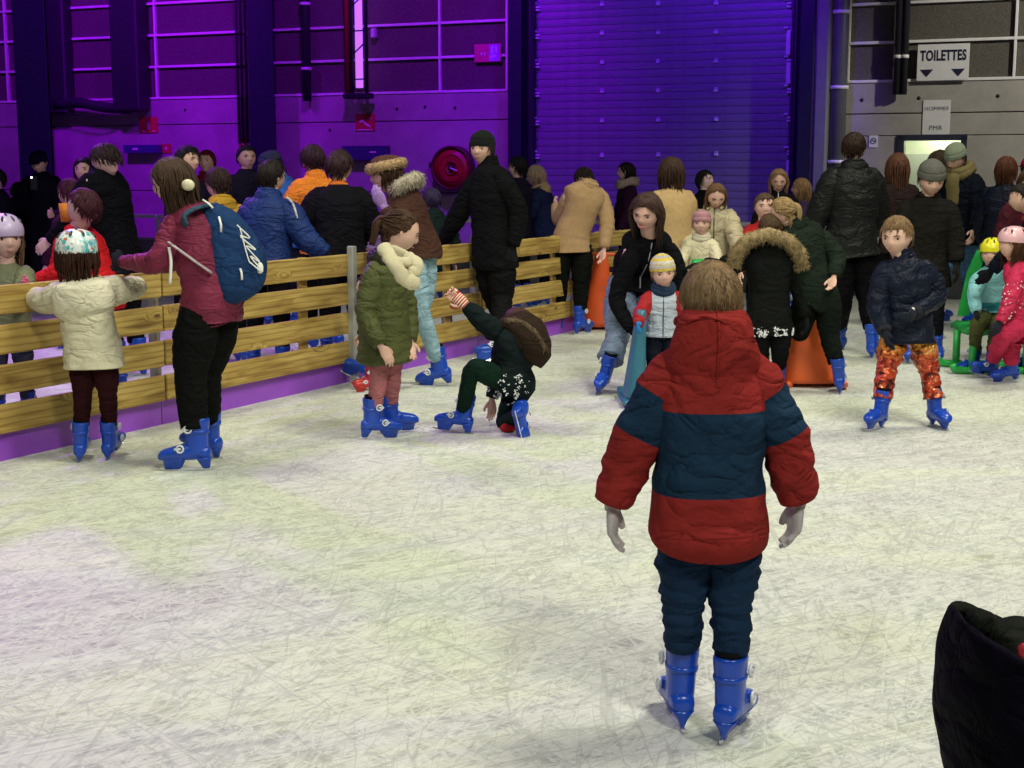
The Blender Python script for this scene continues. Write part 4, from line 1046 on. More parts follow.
# toilet door, an opening with a lit lobby behind
dr = empty('door_2', wpt((DT0 + DT1) / 2, 0)); dr['kind'] = 'structure'; inv = Matrix.Translation(-Vector(dr.location))
FR = plastic((.035, .04, .07), .4); LOB = mat('lobby_paint', (.62, .68, .52), .6, 0, 0, 20, .05)
for nm, m_, a in (('frame', FR, (DT1 - .02, DT1 + .07, 0, DZ, -.2, .04)), ('frame', FR, (DT0 - .07, DT0 + .02, 0, DZ, -.2, .04)), ('frame', FR, (DT1 - .02, DT0 + .02, DZ - .07, DZ + .02, -.2, .04)),
                  ('lobby_wall', LOB, (DT1 - .8, DT0 + .8, 0, 2.6, -2.1, -2.0)), ('lobby_wall', LOB, (DT1 - .8, DT1 - .7, 0, 2.6, -2.0, -.5)), ('lobby_wall', LOB, (DT0 + .7, DT0 + .8, 0, 2.6, -2.0, -.5)), ('lobby_ceiling', LOB, (DT1 - .8, DT0 + .8, 2.6, 2.7, -2.1, -.5)),
                  ('lobby_partition', mat('partition', (.34, .38, .32), .6, 0, 0, 20, .05), (DT1 + .05, DT0 + .7, 0, 1.86, -1.5, -1.45)), ('lobby_floor', FLOORC, (DT1 - .8, DT0 + .8, -.05, 0, -2.1, -.3))):
    wpart(nm, dr, m_, *a).matrix_parent_inverse = inv
lamp('lobby_lamp', 'AREA', tuple(wpt((DT0 + DT1) / 2, 2.5, -.9)), tuple(wpt((DT0 + DT1) / 2, 0, -1.2)), 22, (1, 1, .80), size=.5)
lamp('lobby_lamp', 'POINT', tuple(wpt((DT0 + DT1) / 2, 2.2, -1.75)), (0, 0, 0), 9, (1, 1, .78), shadow_soft_size=.1)

# far barrier beyond the ice
BR = plastic((.55, .52, .62), .35); BP = mat('barrier_board', (.10, .10, .11), .8, 0, .5, 90, .3, vscale=60)
bar = empty('rink_barrier', kp(6)); tag(bar, 'far rink barrier with a pale top rail and grey boards below', 'barrier'); inv = Matrix.Translation(-Vector(bar.location))
def kbox(name, m, t0, t1, z0, z1, o0, o1):
    c = (kp(t0) + kp(t1)) / 2 + KN * (o0 + o1) / 2 + np.array([0, 0, (z0 + z1) / 2]); v, f = cbox(c, abs(t1 - t0), abs(o1 - o0), z1 - z0, [KD, KN, np.array([0, 0, 1.])], b=.008)
    MB().add(v, f).build(name, m, bar, None, False).matrix_parent_inverse = inv
for i in range(14):
    a = -7.5 + i * 2
    kbox('top_rail', BR, a + .01, a + 1.99, .86, .92, .0, .10); kbox('post', BR, a - .03, a + .03, 0, .9, .02, .09)
    kbox('board', BP, a + .04, a + 1.96, .03, .52, .03, .07); kbox('lower_rail', plastic((.2, .2, .24)), a + .01, a + 1.99, .52, .56, .02, .08)

# wooden fence between the two ice areas
F0 = ground(0, 463); F1 = ground(345, 384); FD = unit(F1 - F0); FN = np.array([-FD[1], FD[0], 0]); FN = FN if FN[0] > 0 else -FN   # towards the skaters
SEC = 2.0; tpost = np.dot(ground(350, 383) - F0, FD)
fence = empty('rink_fence', F0 + FD * tpost); tag(fence, 'long low fence of pine planks between two ice areas', 'fence'); inv = Matrix.Translation(-Vector(fence.location))
FAX = [FD, FN, np.array([0, 0, 1.])]
GALV = mat('galvanised_steel', (.42, .43, .40), .5, .4, .2, 40, .2); KICK = plastic((.30, .07, .60), .35)
plank_me = []
for k in range(5):
    v, f = cbox((0, 0, 0), 1.985, .035, .158, b=.006); plank_me.append(MB().add(v, f).mesh('plank', [WOOD], False))
v, f = cbox((0, 0, 0), .055, .055, 1.02); post_me = MB().add(v, f).mesh('post', [GALV], False)
prof = [(0, 0), (.05, 0), (.05, .03), (.032, .036), (.032, .062), (.042, .068), (.042, .085), (.024, .092), (.024, .13), (.01, .137), (.01, .15), (0, .15)]
v = [(x, p[0], p[1]) for x in (-.995, .995) for p in prof]; k = len(prof)
f = [tuple(range(k - 1, -1, -1)), tuple(range(k, 2 * k))] + [(j, (j + 1) % k, (j + 1) % k + k, j + k) for j in range(k)]
kick_me = MB().add(v, f).mesh('kickboard', [KICK], False)
def fput(name, me, t, off, z, rz=0):
    o = bpy.data.objects.new(name, me); COL.objects.link(o); o.parent = fence; o.matrix_parent_inverse = inv
    p = F0 + FD * t + FN * off; o.location = (p[0], p[1], z); o.rotation_euler = (0, 0, math.atan2(FD[1], FD[0]) + rz); return o
i0 = -4; i1 = 4
TEND = np.dot(ground(690, 305) - F0, FD)
for i in range(i0, i1):
    t = tpost + i * SEC
    if t > TEND: break
    vis = (i == 0)
    fput('post', post_me, t, .005 + (.035 if vis else -.07), .51)
    for j, zc in enumerate((.238, .452, .666, .880)):
        fput('plank', plank_me[j], t + SEC / 2, random.uniform(-.004, .004), zc + random.uniform(-.004, .004), random.uniform(-.002, .002))
    fput('kickboard', kick_me, t + SEC / 2, -.03, 0)
    for s_ in (.5, 1.5):
        v, f = cbox((0, 0, 0), .09, .03, .80); fput('batten', MB().add(v, f).mesh('batten', [WOOD], False), t + s_, -.045, .56)
# ================================================================== PEOPLE ON THE ICE (pixels of joints are turned into points at each person's own distance)
BRN = (.045, .022, .012); DKB = (.016, .010, .009); BLK = (.008, .007, .009); FAIR = (.20, .125, .06); BLOND = (.36, .24, .11); CHEST = (.07, .028, .014)
UP = np.array([0, 0, 1.])

# 1 the boy in the red and navy coat, from behind
RED_, NAVY_ = (.235, .022, .020), (.011, .030, .061)
def boy_bands(q, kind):
    if kind == 't': return 1 if .552 < q < .724 else 0
    return 1 if .20 < q < .50 else 0
root, J = person('boy seen from behind in a red coat with a broad navy band, blue skates', 710, top=270, foot=738, yaw=0, hr=.156, hpitch=2, hyaw=3,
    px={'P': (708, 511), 'N': (711, 345), 'Ls': (668, 364), 'Rs': (756, 364), 'Le': (637, 438), 'Re': (785, 438), 'Lw': (613, 502, .02), 'Rw': (798, 499, .02),
        'H': (711, 301), 'Lh': (686, 526), 'Rh': (731, 526), 'Lk': (684, 606, .02), 'Rk': (731, 610, .02), 'Lg': (679, 724), 'Rg': (730, 736)},
    toes={'L': 6, 'R': -27, '_Ld': (.0, .0, -1), '_Rd': (-.10, .0, -1), '_uL': (.03, .05, 1), '_uR': (.02, .05, 1), '_Lp': (1, -.25, 0), '_Rp': (-1, -.2, 0)},
    jacket=dict(col=RED_, cols=[NAVY_], bands=boy_bands, b=1.30, len=.03, wr=.06, sb=.97, cuffr=.037, nr=90, swr=.16, flare=1.04),
    trousers=dict(col=(.010, .026, .061), b=1.06, wr=.10, acc=.07, accf=58, hem=.036, cuff=.46), gloves=(.50, .46, .46),
    hood=dict(s=1.12, w=1.04, z=1.03, rim=.20, rr=.055, dz=.0, pear=.6, seam=1), hair=dict(len=.09, col=(.22, .14, .07), detail=2, thick=.045), detail=2, curl=.3, legbulk=.98)
nb = J['N']; jk = J['_jk']

# 2 girl in the cream coat and patterned helmet
def helmet_pattern():
    m, nt, b = nodes('patterned_shell'); tc = N(nt, 'ShaderNodeTexCoord'); v = N(nt, 'ShaderNodeTexVoronoi', i_Scale=45.0); nt.links.new(tc.outputs['Object'], v.inputs['Vector'])
    sx = N(nt, 'ShaderNodeSeparateColor'); nt.links.new(v.outputs['Color'], sx.inputs[0])
    r = ramp(nt, sx.outputs[0], [(0, (.75, .80, .80)), (.45, (.10, .45, .50)), (.58, (.80, .82, .78)), (.8, (.55, .18, .12)), (.88, (.35, .60, .62))]); r.color_ramp.interpolation = 'CONSTANT'
    nt.links.new(r.outputs[0], b.inputs['Base Color']); b.inputs['Roughness'].default_value = .25; return m
person('girl in a cream puffy coat and patterned helmet, back turned, holding the fence', 84, top=233, foot=463, yaw=12, hr=.188, lean=2, hpitch=8, hyaw=8,
    px={'P': (92, 348), 'N': (82, 283), 'Ls': (62, 294), 'Rs': (106, 291), 'Le': (44, 302, .08), 'Re': (126, 290, .12), 'Lw': (35, 297, .28), 'Rw': (137, 286, .3), 'H': (77, 257),
        'Lh': (82, 358), 'Rh': (104, 357), 'Lk': (83, 395), 'Rk': (108, 394), 'Lg': (82, 461), 'Rg': (111, 459)},
    toes={'L': 8, 'R': -6}, jacket=dict(col=(.62, .58, .42), b=1.28, len=.26, puff=True, wr=.10, swr=.2, sb=1.02, flare=1.04, cuffr=.036), hood=dict(s=1.2, col=(.66, .62, .47), dz=-.28, w=1.15, rim=.0, z=.85),
    trousers=dict(col=(.045, .010, .014), b=.95, wr=.12), hair=dict(len=.55, col=(.045, .018, .012), side=-.25, back=-.36, wave=.25, thick=.08, vol=1.35), hat=('helmet', (.7, .75, .75), helmet_pattern()), gloves=(.50, .50, .48))

# 3 woman with the backpack
root, J = person('woman in a maroon quilted jacket and black trousers standing side on at the fence', 185, top=155, foot=466, yaw=66, hr=.138, lean=8, hpitch=12, hyaw=16,
    px={'P': (212, 300), 'N': (184, 208), 'Ls': (170, 220, -.08), 'Rs': (202, 218, .12), 'Le': (160, 264, -.14), 'Lw': (124, 262, .12), 'Re': (176, 262, .3), 'Rw': (135, 266, .5), 'H': (173, 182),
        'Lh': (200, 312, -.05), 'Rh': (222, 312, .10), 'Lk': (190, 372, -.06), 'Rk': (205, 372, .12), 'Lg': (196, 470), 'Rg': (209, 458), 'C': (205, 255)},
    toes={'L': 88, 'R': 60}, jacket=dict(col=(.19, .026, .06), b=1.1, len=.02, quilt=.018, wr=.05, sb=.80, cuffr=.028, waist=1.0), trousers=dict(col=(.010, .011, .010), b=1.22, wr=.06, hem=.036, cuff=.18),
    hair=dict(len=.95, col=(.055, .030, .018), side=-.28, back=-.42, wave=.05, thick=.07, vol=1.2), gloves=(.02, .02, .03), category='person', detail=1)
# backpack worn on her back, its own thing
def backpack():
    bk = empty('backpack', J['_base'] + J['N']); tag(bk, 'dark blue backpack with white cord lacing on the back of the woman in maroon', 'backpack')
    inv = Matrix.Translation(-Vector(bk.location)); Y0 = J['_base'][1]
    P = lambda x, y, d=0: at(x, y, Y0 + d)
    CL = cloth((.016, .045, .13)); CL2 = cloth((.04, .075, .12)); CORD = plastic((.8, .8, .75), .6)
    rows = [((206, 205), 10, .05), ((216, 218), 20, .09), ((227, 240), 27, .12), ((236, 262), 30, .14), ((240, 283), 27, .14), ((240, 297), 20, .11), ((238, 303), 9, .05)]
    A = crom([[*P(c[0], c[1], .0), hw * Y0 / FPX, dp] for c, hw, dp in rows], 24); Rg = []
    ax = unit(A[-1][:3] - A[0][:3]); u = unit(np.cross([0, 1, 0], ax)); v_ = np.array([0, 1., 0])
    for q in A:
        Rg.append([q[:3] + u * math.copysign(abs(math.cos(a)) ** .75, math.cos(a)) * q[3] + v_ * math.copysign(abs(math.sin(a)) ** .75, math.sin(a)) * q[4] * (1 + .06 * mnoise.noise(Vector(q[:3] * 9) + Vector((a, 0, 0)))) for a in np.linspace(0, 2 * math.pi, 29)[:-1]])
    v, f = rings_mesh(np.array(Rg)); MB().add(v, f).build('bag_body', CL, bk).matrix_parent_inverse = inv
    # straps
    v, f = tube(crom([P(212, 205, -.02), P(196, 208, -.14), P(184, 216, -.17), P(186, 226, -.18)], 12), [.032] * 12, 8, flat=.35, ref=(0, 1, 0)); MB().add(v, f).build('shoulder_strap', CL2, bk).matrix_parent_inverse = inv
    v, f = tube(crom([P(168, 242, -.20), P(178, 249, -.20), P(196, 262, -.19), P(212, 273, -.17)], 12), [.019] * 12, 6, flat=.3, ref=(0, 1, 0)); MB().add(v, f).build('waist_strap', cloth((.42, .36, .38)), bk).matrix_parent_inverse = inv
    v, f = tube(crom([P(169, 247, -.2), P(171, 262, -.2), P(170, 284, -.2)], 8), [.008] * 8, 6); MB().add(v, f).build('strap_tail', CORD, bk).matrix_parent_inverse = inv
    z = [(237, 225), (250, 238), (240, 236), (256, 250), (246, 246), (260, 262), (250, 256), (263, 272), (252, 264), (248, 258), (240, 228)]
    v, f = tube(crom([P(a, b, -.155 + .02 * (a - 240) / 20) for a, b in z], 44), [.0038] * 44, 6); MB().add(v, f).build('cord', CORD, bk).matrix_parent_inverse = inv
    for a in (((219, 217), (221, 232)), ((239, 265), (242, 280)), ((203, 200), (213, 208))):
        v, f = tube([P(*a[0], -.12), P((a[0][0] + a[1][0]) / 2 + 1, (a[0][1] + a[1][1]) / 2, -.155), P(*a[1], -.155)], [.006] * 3, 6); MB().add(v, f).build('zip_pull', CORD, bk).matrix_parent_inverse = inv
    v, f = ellipsoid(P(260, 268, -.10), .018, .014, .03); MB().add(v, f).build('badge', CORD, bk).matrix_parent_inverse = inv
    cl = empty('hair_clip', P(186, 186, -.18)); bpy.data.objects.remove(cl)
    v, f = ellipsoid(P(188, 185, -.10), .035, .02, .03, 10, 8); MB().add(v, f).build('hair_clip', mat('clip_plastic', (.72, .66, .45), .3), root).matrix_parent_inverse = Matrix.Translation(-Vector(root.location))
backpack()

# 4 girl in the long khaki coat
person('girl in a long khaki quilted coat with a cream scarf and pink trousers', 388, top=208, foot=438, yaw=-62, hr=.176, lean=3, hpitch=22, hyaw=-14,
    px={'P': (384, 320), 'N': (388, 258), 'Ls': (396, 265, .13), 'Rs': (374, 268, -.12), 'Re': (364, 312, -.12), 'Rw': (380, 345, -.24), 'Le': (408, 310, .16), 'Lw': (410, 340, .05), 'H': (400, 231),
        'Lh': (392, 328, .05), 'Rh': (379, 328, -.05), 'Lk': (392, 374, .06), 'Rk': (379, 376, -.05), 'Lg': (391, 434), 'Rg': (374, 439)},
    toes={'L': -66, 'R': -70, '_Rd': (.5, .1, -.8)}, jacket=dict(col=(.075, .085, .028), b=1.22, len=.72, quilt=.048, wr=.04, sb=.92, flare=1.12, cuffr=.034),
    hood=dict(s=.8, col=(.045, .045, .022), rim=.05), trousers=dict(col=(.42, .15, .16), b=.95, wr=.12), face=1, brow=BRN, lids=.4,
    hair=dict(len=.35, col=(.06, .030, .016), side=-.03, back=-.33, front=.33, tail=(0, -.42, .10), thick=.035))

root, J = root, J
SCF = wool((.62, .56, .38)); PS = lambda a, b, d: at(a, b, J['_base'][1] + d) - J['_base']
mb = MB()
for pts, rr in (([(382, 248, -.02), (387, 252, -.13), (396, 260, -.16), (408, 262, -.14), (415, 260, .0), (408, 256, .10), (394, 250, .08), (382, 246, .0)], .028),
                ([(384, 247, -.10), (389, 256, -.17), (397, 268, -.22), (406, 280, -.21), (419, 284, -.18)], .040), ([(408, 256, -.08), (416, 262, -.13), (417, 268, -.15), (410, 276, -.17)], .034)):
    pth = crom([PS(*q) for q in pts], 22); v, f = tube(pth, [rr * (1 - .4 * max(0, (k - 18) / 4)) for k in range(22)], 12, flat=.7, wr=.22, wf=1.5, seed=3); mb.add(v, f)
mb.build('scarf', SCF, root)
# 5 woman in the fur hat
root, J = person('woman in a fur hat, brown jacket and pale jeans beside the fence', 402, top=148, foot=388, yaw=72, hr=.140, lean=6, hpitch=8, hyaw=18,
    px={'P': (420, 250, .0), 'N': (400, 190), 'Ls': (398, 200, -.12), 'Rs': (418, 198, .12), 'Le': (400, 234, -.18), 'Lw': (385, 208, -.18), 'H': (387, 175), 'Re': (408, 232, .3), 'Rw': (388, 240, .4),
        'Lh': (414, 256, -.06), 'Rh': (426, 256, .06), 'Lk': (420, 308, -.08), 'Rk': (423, 308, .10), 'Lg': (438, 386), 'Rg': (372, 384)},
    toes={'L': 70, 'R': 90, '_uL': (-.25, 0, 1)}, jacket=dict(col=(.065, .030, .022), b=1.0, len=.02, wr=.09, sb=.92), trousers=dict(col=(.28, .44, .52), denim=True, b=.88, wr=.08, cuff=.10),
    hair=dict(len=.5, col=BRN, side=-.2), face=1, gloves=(.36, .22, .52), skin=(.52, .30, .27))
c, H, hh = J['H'], J['_H'], J['_hh']
pts = to_world([(math.sin(a) * .43, math.cos(a) * .49 - .02, .27 - .03 * math.cos(a)) for a in np.linspace(0, 2 * math.pi, 25)], c, H, hh)
ht = fur_tube('fur_hat', root, pts, .150 * hh, (.36, .24, .13), 1100, .020, .005, 5)
v, f = revolve(crom(np.array([(.25, 1.0), (.38, 1.02), (.48, .9), (.56, .6), (.59, .1)]), 14), tilt=.1); MB().add(to_world(v, c, H, hh), f).build('hat_crown', cloth((.09, .04, .03)), ht)
nbp = J['N'] + J['_t'] * .02
pts = [nbp + (J['_r'] * math.cos(a) * .12 + J['_f'] * math.sin(a) * .10) + J['_t'] * (.0 - .05 * math.sin(a)) - J['_f'] * .05 for a in np.linspace(-3.6, .5, 18)]
fur_tube('fur_collar', root, pts, .048, (.36, .31, .24), 800, .032, .005, 6)
J5 = J
# 5b small child hidden behind, one red skate showing
ra = ground(361, 386) - J['_base'] * 0

# 6 boy down on one knee, one arm up
root, J = person('fallen boy in a dark jacket down on the ice raising a striped glove', 492, foot=432, top=None, h=1.28, yaw=52, hr=.165,
    px={'P': (513, 388, .0), 'C': (510, 362), 'N': (522, 330, -.02), 'Ls': (495, 334, -.06), 'Rs': (530, 336, .13), 'Le': (484, 322, -.06), 'Lw': (466, 306, -.04), 'Re': (500, 370, .26), 'Rw': (492, 398, .24), 'H': (518, 326, .12),
        'Lh': (500, 382, -.08), 'Rh': (520, 386, .06), 'Lk': (472, 366, -.20), 'Rk': (503, 424, .18), 'Lg': (463, 433), 'Ra': (520, 414, -.10)},
    toes={'L': 76, '_uL': (.12, .12, 1), 'R': (.18, -.1, -.95), '_uR': (.1, 1.0, .25), '_Ld': (-.75, 0, .55), '_Rd': (0, 0, -1), '_Lp': (0, -1, 0)},
    jacket=dict(col=(.014, .024, .026), b=1.15, len=.12, wr=.16, sb=.95, swr=.2), trousers=dict(col=(.012, .040, .026), b=1.0, wr=.14, cuff=.05), hair=dict(len=.2, col=(.06, .025, .02)), gloves=None, legbulk=.95)
J6 = J; base6 = J['_base']
# striped glove on the raised hand
SG = [wool((.55, .04, .04)), wool((.75, .70, .55)), wool((.03, .22, .45))]
w0 = J['Lw']; dd = unit(J['Lw'] - J['Le'])
mb = MB(); pts = crom([w0 - dd * .03, w0, w0 + dd * .03, w0 + dd * .06, w0 + dd * .085], 16); v, f = tube(pts, np.interp(np.linspace(0, 1, 16), [0, .3, .6, 1], [.036, .030, .040, .038]), 14, flat=.75)
mi = [2 if (q // 14) < 2 else ((q // 14) // 1) % 2 if q < 15 * 14 else 0 for q in range(len(f))]; mb.add(v, f, mi)
side_ = unit(np.cross(dd, [0, 1, 0]))
for k in range(4):
    st = w0 + dd * .075 + side_ * (-.027 + .018 * k); v, f = tube(crom([st, st + dd * .03, st + dd * .055 + np.array([0, -.004, -.004]), st + dd * (.072 - .006 * abs(k - 1.3)) + np.array([0, -.01, -.008])], 9), [.0115] * 8 + [.007], 8); mb.add(v, f, [(q // 8) // 2 % 2 for q in range(len(f))])
st = w0 + dd * .03 + side_ * .03; v, f = tube(crom([st, st + side_ * .022 + dd * .02, st + side_ * .03 + dd * .045], 7), [.012] * 6 + [.008], 8); mb.add(v, f, 0)
mb.build('striped_glove', SG, root)
v, f = ellipsoid(at(508, 428, base6[1] + .02) - base6, .05, .06, .03); MB().add(v, f).build('glove', wool((.4, .02, .02)), root)
# hood of the fallen boy, brown lined, flopped to the right
Q = lambda x, y, d=0: at(x, y, base6[1] + d) - base6
A = crom([[*Q(498, 322, -.02), .03, .03], [*Q(514, 322, -.04), .085, .09], [*Q(528, 334, -.05), .115, .11], [*Q(540, 350, -.03), .10, .10], [*Q(546, 362, .0), .05, .05]], 20)
Rg = []; ax = unit(A[-1][:3] - A[0][:3]); u = unit(np.cross(ax, [0, 1, 0]))
for k, q in enumerate(A): Rg.append([q[:3] + (u * math.cos(a) * q[3] + np.array([0, 1, 0]) * math.sin(a) * q[4]) * (1 + .12 * mnoise.noise(Vector((k * .4, math.cos(a) * 1.5, math.sin(a) * 1.5)))) for a in np.linspace(0, 2 * math.pi, 21)[:-1]])
v, f = rings_mesh(np.array(Rg)); MB().add(v, f).build('hood', cloth((.055, .035, .024)), root)
fur_tube('fur_trim', root, crom([Q(505, 321, -.08), Q(520, 322, -.12), Q(534, 332, -.14), Q(545, 350, -.10)], 12), .018, (.10, .07, .04), 160, .025, .004)
def crumbs(name, parent, fn, n, s0, s1):
    mb = MB()
    for _ in range(n):
        p = fn(); r = random.uniform(s0, s1); a = random.uniform(0, 3); sc = [r * random.uniform(.6, 1.4) for _ in range(3)]
        v = np.array([(1, 0, 0), (-.5, .87, 0), (-.5, -.87, 0), (0, 0, 1), (0, 0, -1)]) * sc; c_, s_ = math.cos(a), math.sin(a)
        v = v @ np.array([[c_, 0, -s_], [0, 1, 0], [s_, 0, c_]]) + p; mb.add(v, [(0, 1, 3), (1, 2, 3), (2, 0, 3), (1, 0, 4), (2, 1, 4), (0, 2, 4)])
    o = mb.build(name, SNOW, parent, None, False); o['kind'] = 'stuff'; return o
dgr = bpy.context.evaluated_depsgraph_get()
def surface_crumbs(parent, target, x0, x1, y0, y1, n, s0, s1, fade=None):
    """snow stuck on the camera side of a garment"""
    me = target.data; base = np.array(parent.location); V = np.array([v.co for v in me.vertices])
    cand = []
    for p in me.polygons:
        c = np.array(p.center); nrm = np.array(p.normal); wd = c + base; d = wd - np.array([0, 0, CAMH])
        if np.dot(nrm, d) > -.1: continue
        zc = d[1] * cp - d[2] * sp; X = 512 + FPX * d[0] / zc; Yp = 384 - FPX * (d[1] * sp + d[2] * cp) / zc
        if x0 < X < x1 and y0 < Yp < y1: cand.append((c, nrm))
    if not cand: return
    def fn():
        while True:
            c, nrm = random.choice(cand); q = c + np.array([random.gauss(0, .008) for _ in range(3)]); q -= nrm * np.dot(q - c, nrm)
            if mnoise.noise(Vector(q * 22)) > -.05: return q + nrm * .001
    crumbs('stuck_snow', parent, fn, n, s0, s1)
surface_crumbs(root, J['_jk'], 488, 530, 374, 408, 420, .003, .008)

# 7 man in the black beanie
person('tall man in a black beanie and black coat leaning one hand on the fence', 490, top=130, foot=357, yaw=118, hr=.128, lean=0, hpitch=3, hyaw=40,
    px={'P': (494, 250), 'N': (489, 168), 'Ls': (504, 176, -.16), 'Rs': (474, 178, .06), 'Le': (520, 212, -.10), 'Lw': (513, 246, -.14), 'Re': (458, 216, .14), 'Rw': (444, 240, .25), 'H': (482, 149),
        'Lh': (502, 258, -.06), 'Rh': (488, 258, .06), 'Lk': (502, 298, -.05), 'Rk': (494, 300, .12), 'Lg': (500, 363), 'Rg': (514, 355)},
    toes={'L': 100, 'R': 96}, jacket=dict(col=(.010, .011, .012), b=1.10, len=.22, wr=.08, sb=.95, collar=.02), trousers=dict(col=(.012, .012, .014), b=1.12), gloves=(.01, .01, .012),
    hair=dict(len=.3, col=DKB, side=-.1), hat=('beanie', [(.012, .014, .014)]), face=1, brow=DKB, skin=(.62, .38, .28))
# 8 woman in the camel coat, from behind
person('woman in a camel coat and black trousers bending over the fence, back turned', 578, top=172, foot=334, yaw=28, hr=.125, lean=22, hpitch=55,
    px={'P': (572, 238), 'N': (588, 186), 'Ls': (566, 195), 'Rs': (603, 192, .1), 'Le': (560, 222, .25), 'Lw': (556, 206, .5), 'Re': (608, 222, -.0), 'Rw': (604, 248, -.1), 'H': (584, 178, .12), 'Lh': (560, 246), 'Rh': (582, 246), 'Lk': (560, 282), 'Rk': (581, 284), 'Lg': (558, 333), 'Rg': (580, 334)},
    toes={'L': 10, 'R': -40}, jacket=dict(col=(.42, .27, .14), b=1.12, len=.16, wr=.06, wool=True, sb=.95, flare=1.08), hood=dict(s=.8), trousers=dict(col=(.010, .012, .010), b=1.12), hair=dict(len=.3, col=DKB))
# 10 laughing woman leaning forward
person('laughing woman with dark curly hair in a black coat leaning over a small child', 645, top=180, foot=390, yaw=172, hr=.158, lean=30, hpitch=22, hyaw=-20, hroll=-6,
    px={'P': (636, 268, .35), 'N': (650, 238, .0), 'Ls': (676, 248, .0), 'Rs': (628, 250, .0), 'Le': (684, 290, .0), 'Lw': (668, 320, -.1), 'Re': (614, 300, .05), 'Rw': (632, 330, -.05), 'H': (647, 212, -.12),
        'Lh': (650, 282, .35), 'Rh': (622, 282, .32), 'Lk': (652, 330, .2), 'Rk': (618, 335, .12), 'Lg': (655, 384), 'Rg': (606, 392)},
    toes={'L': 180, 'R': 165, '_uR': (.25, -.1, 1)}, jacket=dict(col=(.010, .011, .013), b=1.12, len=.35, wr=.08, sb=.82, zip=(.4, .4, .42)), trousers=dict(col=(.17, .22, .32), denim=True, b=1.3, hem=.048, cuff=.32),
    hair=dict(len=1.05, col=(.050, .026, .020), side=-.28, back=-.4, wave=.16, front=.30, part=.1, thick=.07, vol=1.25), face=1, smile=1, brow=DKB, skin=(.60, .36, .28), gloves=(.012, .012, .014))
# 11 child with the striped beanie
root, J = person('small child in a striped yellow beanie, pale vest and red sleeves', 663, top=257, foot=402, yaw=176, hr=.20, lean=4, hpitch=8, hyaw=6, hroll=5,
    L=(25, 22, 25), Rr=(38, 22, 30), jacket=dict(col=(.42, .47, .55), cols=[(.36, .02, .02)], bands=lambda q, k: 1 if k == 's' else 0, b=1.3, len=.05, quilt=.05, puff=True, sb=.9, zip=(.03, .03, .04)),
    trousers=dict(col=(.015, .02, .035), b=1.1), scarf=((.020, .035, .07), 'ring'), hat=('beanie', [(.60, .55, .48), (.62, .45, .08), (.42, .40, .40), (.62, .45, .08), (.65, .60, .5)]), gloves=(.03, .22, .55), face=1, smile=.45, hair=dict(len=.2, col=FAIR), skin=(.66, .40, .32))
# 12 long camel coat behind
person('woman with long dark hair in a long tan coat, back turned, behind the laughing woman', 672, top=158, Y=12.6, yaw=20, hr=.14, lean=4, L=(20, 8, 40), Rr=(10, 6, 20),
    jacket=dict(col=(.50, .34, .16), b=1.15, len=1.05, wool=True, flare=1.15), trousers=dict(col=BLK), hair=dict(len=1.15, col=(.045, .022, .014), side=-.3, back=-.4, wave=.1, thick=.08, vol=1.3))
# 13, 14 woman holding a baby
person('woman in a beige puffer coat bending to a toddler in a pink beanie', 713, top=184, Y=12.8, yaw=170, hr=.145, lean=14, hpitch=32, hyaw=12, L=(40, 14, 30), Rr=(40, 20, 45),
    jacket=dict(col=(.45, .38, .25), b=1.2, quilt=.06, len=.4, zip=(.03, .03, .03)), hood=dict(s=.9), trousers=dict(col=BLK), hair=dict(len=1.2, col=(.13, .07, .035), side=-.1, front=.38, wave=.03), face=1, gloves=(.012, .012, .012), lids=.5)
person('toddler in a pink beanie and cream suit sitting on a green skating aid', 700, top=212, Y=11.9, yaw=168, h=.92, hr=.21, L=(30, 18, 40), Rr=(30, 18, 40), ll=(70, 12, 60), rl=(70, 12, 60), zoff=.42,
    jacket=dict(col=(.58, .52, .36), b=1.3, puff=True, len=.1), trousers=dict(col=(.58, .52, .36), b=1.2), hat=('beanie', [(.42, .22, .24), (.36, .18, .20)]), face=1, scarf=((.55, .50, .38), 'ring'), hair=dict(len=.15, col=FAIR), gloves=(.5, .45, .35))
# 15 person in the dark coat with the fur hood, snow on the hem
root, J = person('person in a dark coat with a fur-trimmed hood and snow on the hem, arms spread', 772, top=210, foot=392, yaw=4, hr=.15, lean=6, hpitch=14,
    px={'Le': (722, 270, .02), 'Lw': (704, 264, .0), 'Re': (800, 284), 'Rw': (806, 316, -.03), 'Ls': (742, 254), 'Rs': (796, 252), 'N': (770, 244), 'P': (768, 312), 'H': (770, 228), 'Lh': (758, 322), 'Rh': (780, 322), 'Lk': (760, 350), 'Rk': (780, 350), 'Lg': (762, 386), 'Rg': (779, 388)},
    toes={'_Ld': (-.9, 0, -.1), '_Rd': (0, 0, -1)}, jacket=dict(col=(.014, .016, .015), b=1.28, len=.42, wr=.06, sb=1.05, flare=1.0), trousers=dict(col=(.012, .012, .013), b=1.15), gloves=(.012, .012, .014),
    hood=dict(s=1.1), hair=dict(len=.15, col=(.075, .045, .022)))
fur_tube('fur_trim', root, [at(a, b, J['_base'][1] + d) - J['_base'] for a, b, d in [(733, 266, -.10), (737, 252, -.13), (748, 240, -.15), (768, 234, -.16), (788, 240, -.15), (799, 252, -.13), (803, 266, -.10)]], .048, (.27, .20, .10), 1500, .030, .005, 3)
surface_crumbs(root, J['_jk'], 735, 800, 328, 362, 380, .003, .009)
